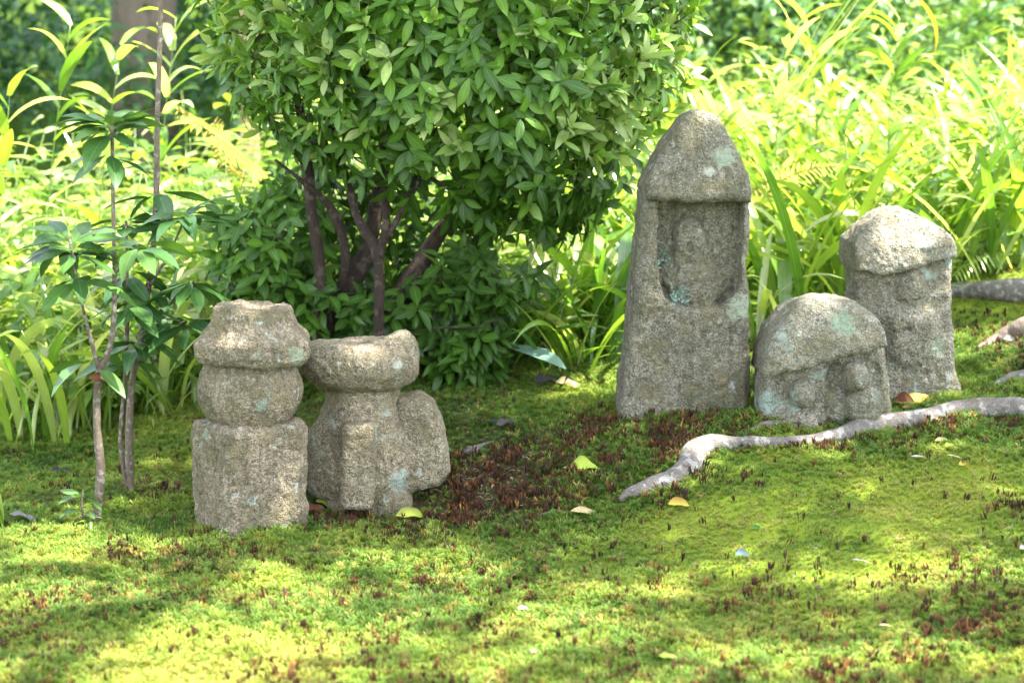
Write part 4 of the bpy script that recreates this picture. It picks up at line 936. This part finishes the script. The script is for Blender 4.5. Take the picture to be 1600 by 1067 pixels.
M_spire = mossmat('moss_stalk', [(0, (.03, .014, .007)), (.5, (.085, .034, .014)), (.8, (.2, .08, .025)), (1., (.42, .22, .06))], .15)
def star(n, up_, L, w, seed):
    r = np.random.default_rng(seed); V = []; F = []; A = []
    for i in range(n):
        a = 2*math.pi*i/n*1.62+r.normal(0, .3); e = r.uniform(*up_); l = L*r.uniform(.7, 1.15); d = np.array((math.cos(a)*math.cos(e), math.sin(a)*math.cos(e), math.sin(e))); s = np.array((-math.sin(a), math.cos(a), 0))*w
        b = np.array((0, 0, .5*i/n*L*.8)); m = b+d*l*.5+np.array((0, 0, .08*l)); k = len(V)
        V += [b-s*.4, b+s*.4, m+s, m-s, b+d*l-np.array((0, 0, .1*l))]; A += [(0, 0, 0), (0, 0, 0), (0, .55, 0), (0, .55, 0), (0, 1, 0)]
        F += [(k, k+1, k+2), (k, k+2, k+3), (k+3, k+2, k+4)]
    return np.array(V), np.array(F), np.array(A)
def spire(n, H, seed):
    r = np.random.default_rng(seed); V = []; F = []; A = []
    for i in range(n):
        x, y = r.normal(0, .004, 2); h = H*r.uniform(.6, 1.1); w = r.uniform(.0011, .0020); lx, ly = r.normal(0, .003, 2)
        for j in range(3):
            a = j*2.09; c_, s_ = math.cos(a), math.sin(a); k = len(V)
            c2, s2_ = math.cos(a+2.09), math.sin(a+2.09)
            V += [(x+c_*w*.5, y+s_*w*.5, 0), (x+c2*w*.5, y+s2_*w*.5, 0), (x+lx*.6+c2*w, y+ly*.6+s2_*w, h*.65), (x+lx*.6+c_*w, y+ly*.6+s_*w, h*.65), (x+lx, y+ly, h)]
            A += [(0, 0, 0), (0, 0, 0), (0, .6, 0), (0, .6, 0), (0, 1, 0)]
            F += [(k, k+1, k+2), (k, k+2, k+3), (k+3, k+2, k+4)]
        for j in range(4):      # ragged bristles
            a = r.random()*6.28; z = h*r.uniform(.3, .85); k = len(V); q = np.array((x, y, z)); d = np.array((math.cos(a)*.004, math.sin(a)*.004, .004)); s = np.array((-math.sin(a), math.cos(a), 0))*.0008
            V += [q-s, q+s, q+d]; A += [(0, .4, 0), (0, .4, 0), (0, 1, 0)]; F += [(k, k+1, k+2)]
    return np.array(V), np.array(F), np.array(A)
def instancer(name, protos, pts, rot, scl, tint, label):
    me = bpy.data.meshes.new(name); me.vertices.add(len(pts)); me.vertices.foreach_set('co', pts.astype(np.float32).ravel())
    for nm, ty, dat, key in (('rot', 'FLOAT_VECTOR', rot, 'vector'), ('scl', 'FLOAT', scl, 'value'), ('tint', 'FLOAT', tint, 'value')):
        a = me.attributes.new(nm, ty, 'POINT'); a.data.foreach_set(key, np.asarray(dat, np.float32).ravel())
    a = me.attributes.new('pick', 'INT', 'POINT'); a.data.foreach_set('value', R.integers(0, len(protos), len(pts)).astype(np.int32))
    o = link(name, me); tag(o, label, kind='stuff')
    pc = bpy.data.collections.new(name+'_tufts')
    for i, m in enumerate(protos): pc.objects.link(bpy.data.objects.new('%s_tuft_%02d' % (name, i), m))
    g = bpy.data.node_groups.new(name, 'GeometryNodeTree'); g.interface.new_socket('Geometry', in_out='INPUT', socket_type='NodeSocketGeometry'); g.interface.new_socket('Geometry', in_out='OUTPUT', socket_type='NodeSocketGeometry')
    gi, go = g.nodes.new('NodeGroupInput'), g.nodes.new('NodeGroupOutput'); m2p = g.nodes.new('GeometryNodeMeshToPoints'); iop = g.nodes.new('GeometryNodeInstanceOnPoints'); ci = g.nodes.new('GeometryNodeCollectionInfo')
    ci.inputs['Collection'].default_value = pc; ci.inputs['Separate Children'].default_value = True; ci.inputs['Reset Children'].default_value = True
    def na(nm, ty):
        x = g.nodes.new('GeometryNodeInputNamedAttribute'); x.data_type = ty; x.inputs['Name'].default_value = nm; return x.outputs['Attribute']
    l = g.links.new; l(gi.outputs[0], m2p.inputs[0]); l(m2p.outputs[0], iop.inputs['Points']); l(ci.outputs[0], iop.inputs['Instance']); iop.inputs['Pick Instance'].default_value = True
    l(na('pick', 'INT'), iop.inputs['Instance Index'])
    e2r = g.nodes.new('FunctionNodeEulerToRotation'); l(na('rot', 'FLOAT_VECTOR'), e2r.inputs[0]); l(e2r.outputs[0], iop.inputs['Rotation'])
    l(na('scl', 'FLOAT'), iop.inputs['Scale']); l(iop.outputs[0], go.inputs[0])
    md = o.modifiers.new('scatter', 'NODES'); md.node_group = g; return o
protos = []
for i in range(7):
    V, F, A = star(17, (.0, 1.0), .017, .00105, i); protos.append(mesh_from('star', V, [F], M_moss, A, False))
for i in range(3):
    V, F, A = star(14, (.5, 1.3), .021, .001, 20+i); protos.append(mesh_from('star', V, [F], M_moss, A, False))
N0 = 200000
y = R.uniform(2.7, 7.3, N0); x = R.uniform(-1, 1, N0)*(y*.272+.75)+.15
keepm = R.random(N0) < np.clip(1.25-.12*(y-3), .5, 1)
x, y = x[keepm], y[keepm]
so_, ca_, st_ = zones(x, y); q = np.stack([x, y, 0*x], -1)
ok = (R.random(len(x)) < np.clip(1.2-so_*.85, .15, 1)) & ~((front(x, y-.35)) & (R.random(len(x)) < .9))
x, y, so_, ca_, st_, q = x[ok], y[ok], so_[ok], ca_[ok], st_[ok], q[ok]
n = len(x); z = ground_z(x, y)-.003
tint = .40+.25*vnoise(q, 5, 71)+.14*vnoise(q, 20, 72)+R.normal(0, .07, n)+.3*ca_-.15*so_-.1*np.clip(st_, 0, 1)
fgt = np.clip((5.1-y)/1.2, 0, 1); tint += .1*fgt
tint = np.clip(tint, 0, .88)
dead = (R.random(n) < .035+.30*fgt*np.clip(vnoise(q, 7, 73)+.15, 0, 1)+.12*np.clip(st_, 0, 1)); tint[dead] = R.uniform(.9, 1, dead.sum())
rot = np.stack([R.normal(0, .2, n), R.normal(0, .2, n), R.uniform(0, 6.28, n)], 1)
scl = R.uniform(.6, 1.35, n)*(1-.5*np.clip(ca_, 0, 1))*np.clip(1.05-.25*so_, .6, 1)*(1+.25*vnoise(q, 9, 74))
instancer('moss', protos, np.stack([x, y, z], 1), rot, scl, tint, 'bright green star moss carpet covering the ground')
sps = []
for i in range(5):
    V, F, A = spire(3+i % 3, .019, 40+i); sps.append(mesh_from('stalk', V, [F], M_spire, A, False))
N1 = 150000
y = R.uniform(2.8, 7.0, N1); x = R.uniform(-1, 1, N1)*(y*.272+.75)+.15; so_, ca_, st_ = zones(x, y); q = np.stack([x, y, 0*x], -1)
ok = (R.random(N1) < np.clip(st_*.62*(1-.8*ca_)*(.2+1.3*np.clip(vnoise(q, 14, 75)+.1, 0, 1)), 0.012, 1)**1.1) & ~front(x, y-.15)
x, y, st_ = x[ok], y[ok], st_[ok]; n = len(x)
instancer('moss_stalks', sps, np.stack([x, y, ground_z(x, y)], 1), np.stack([R.normal(0, .15, n), R.normal(0, .15, n), R.uniform(0, 6.28, n)], 1), R.uniform(.6, 1.3, n)*(1+.3*np.clip(st_, 0, 1)),
          np.clip(R.normal(.4, .22, n)+.2*np.clip((4.8-y), 0, 1), 0, 1), 'dark red-brown moss stalks standing in patches')
print('tufts', N0, 'stalks', n)
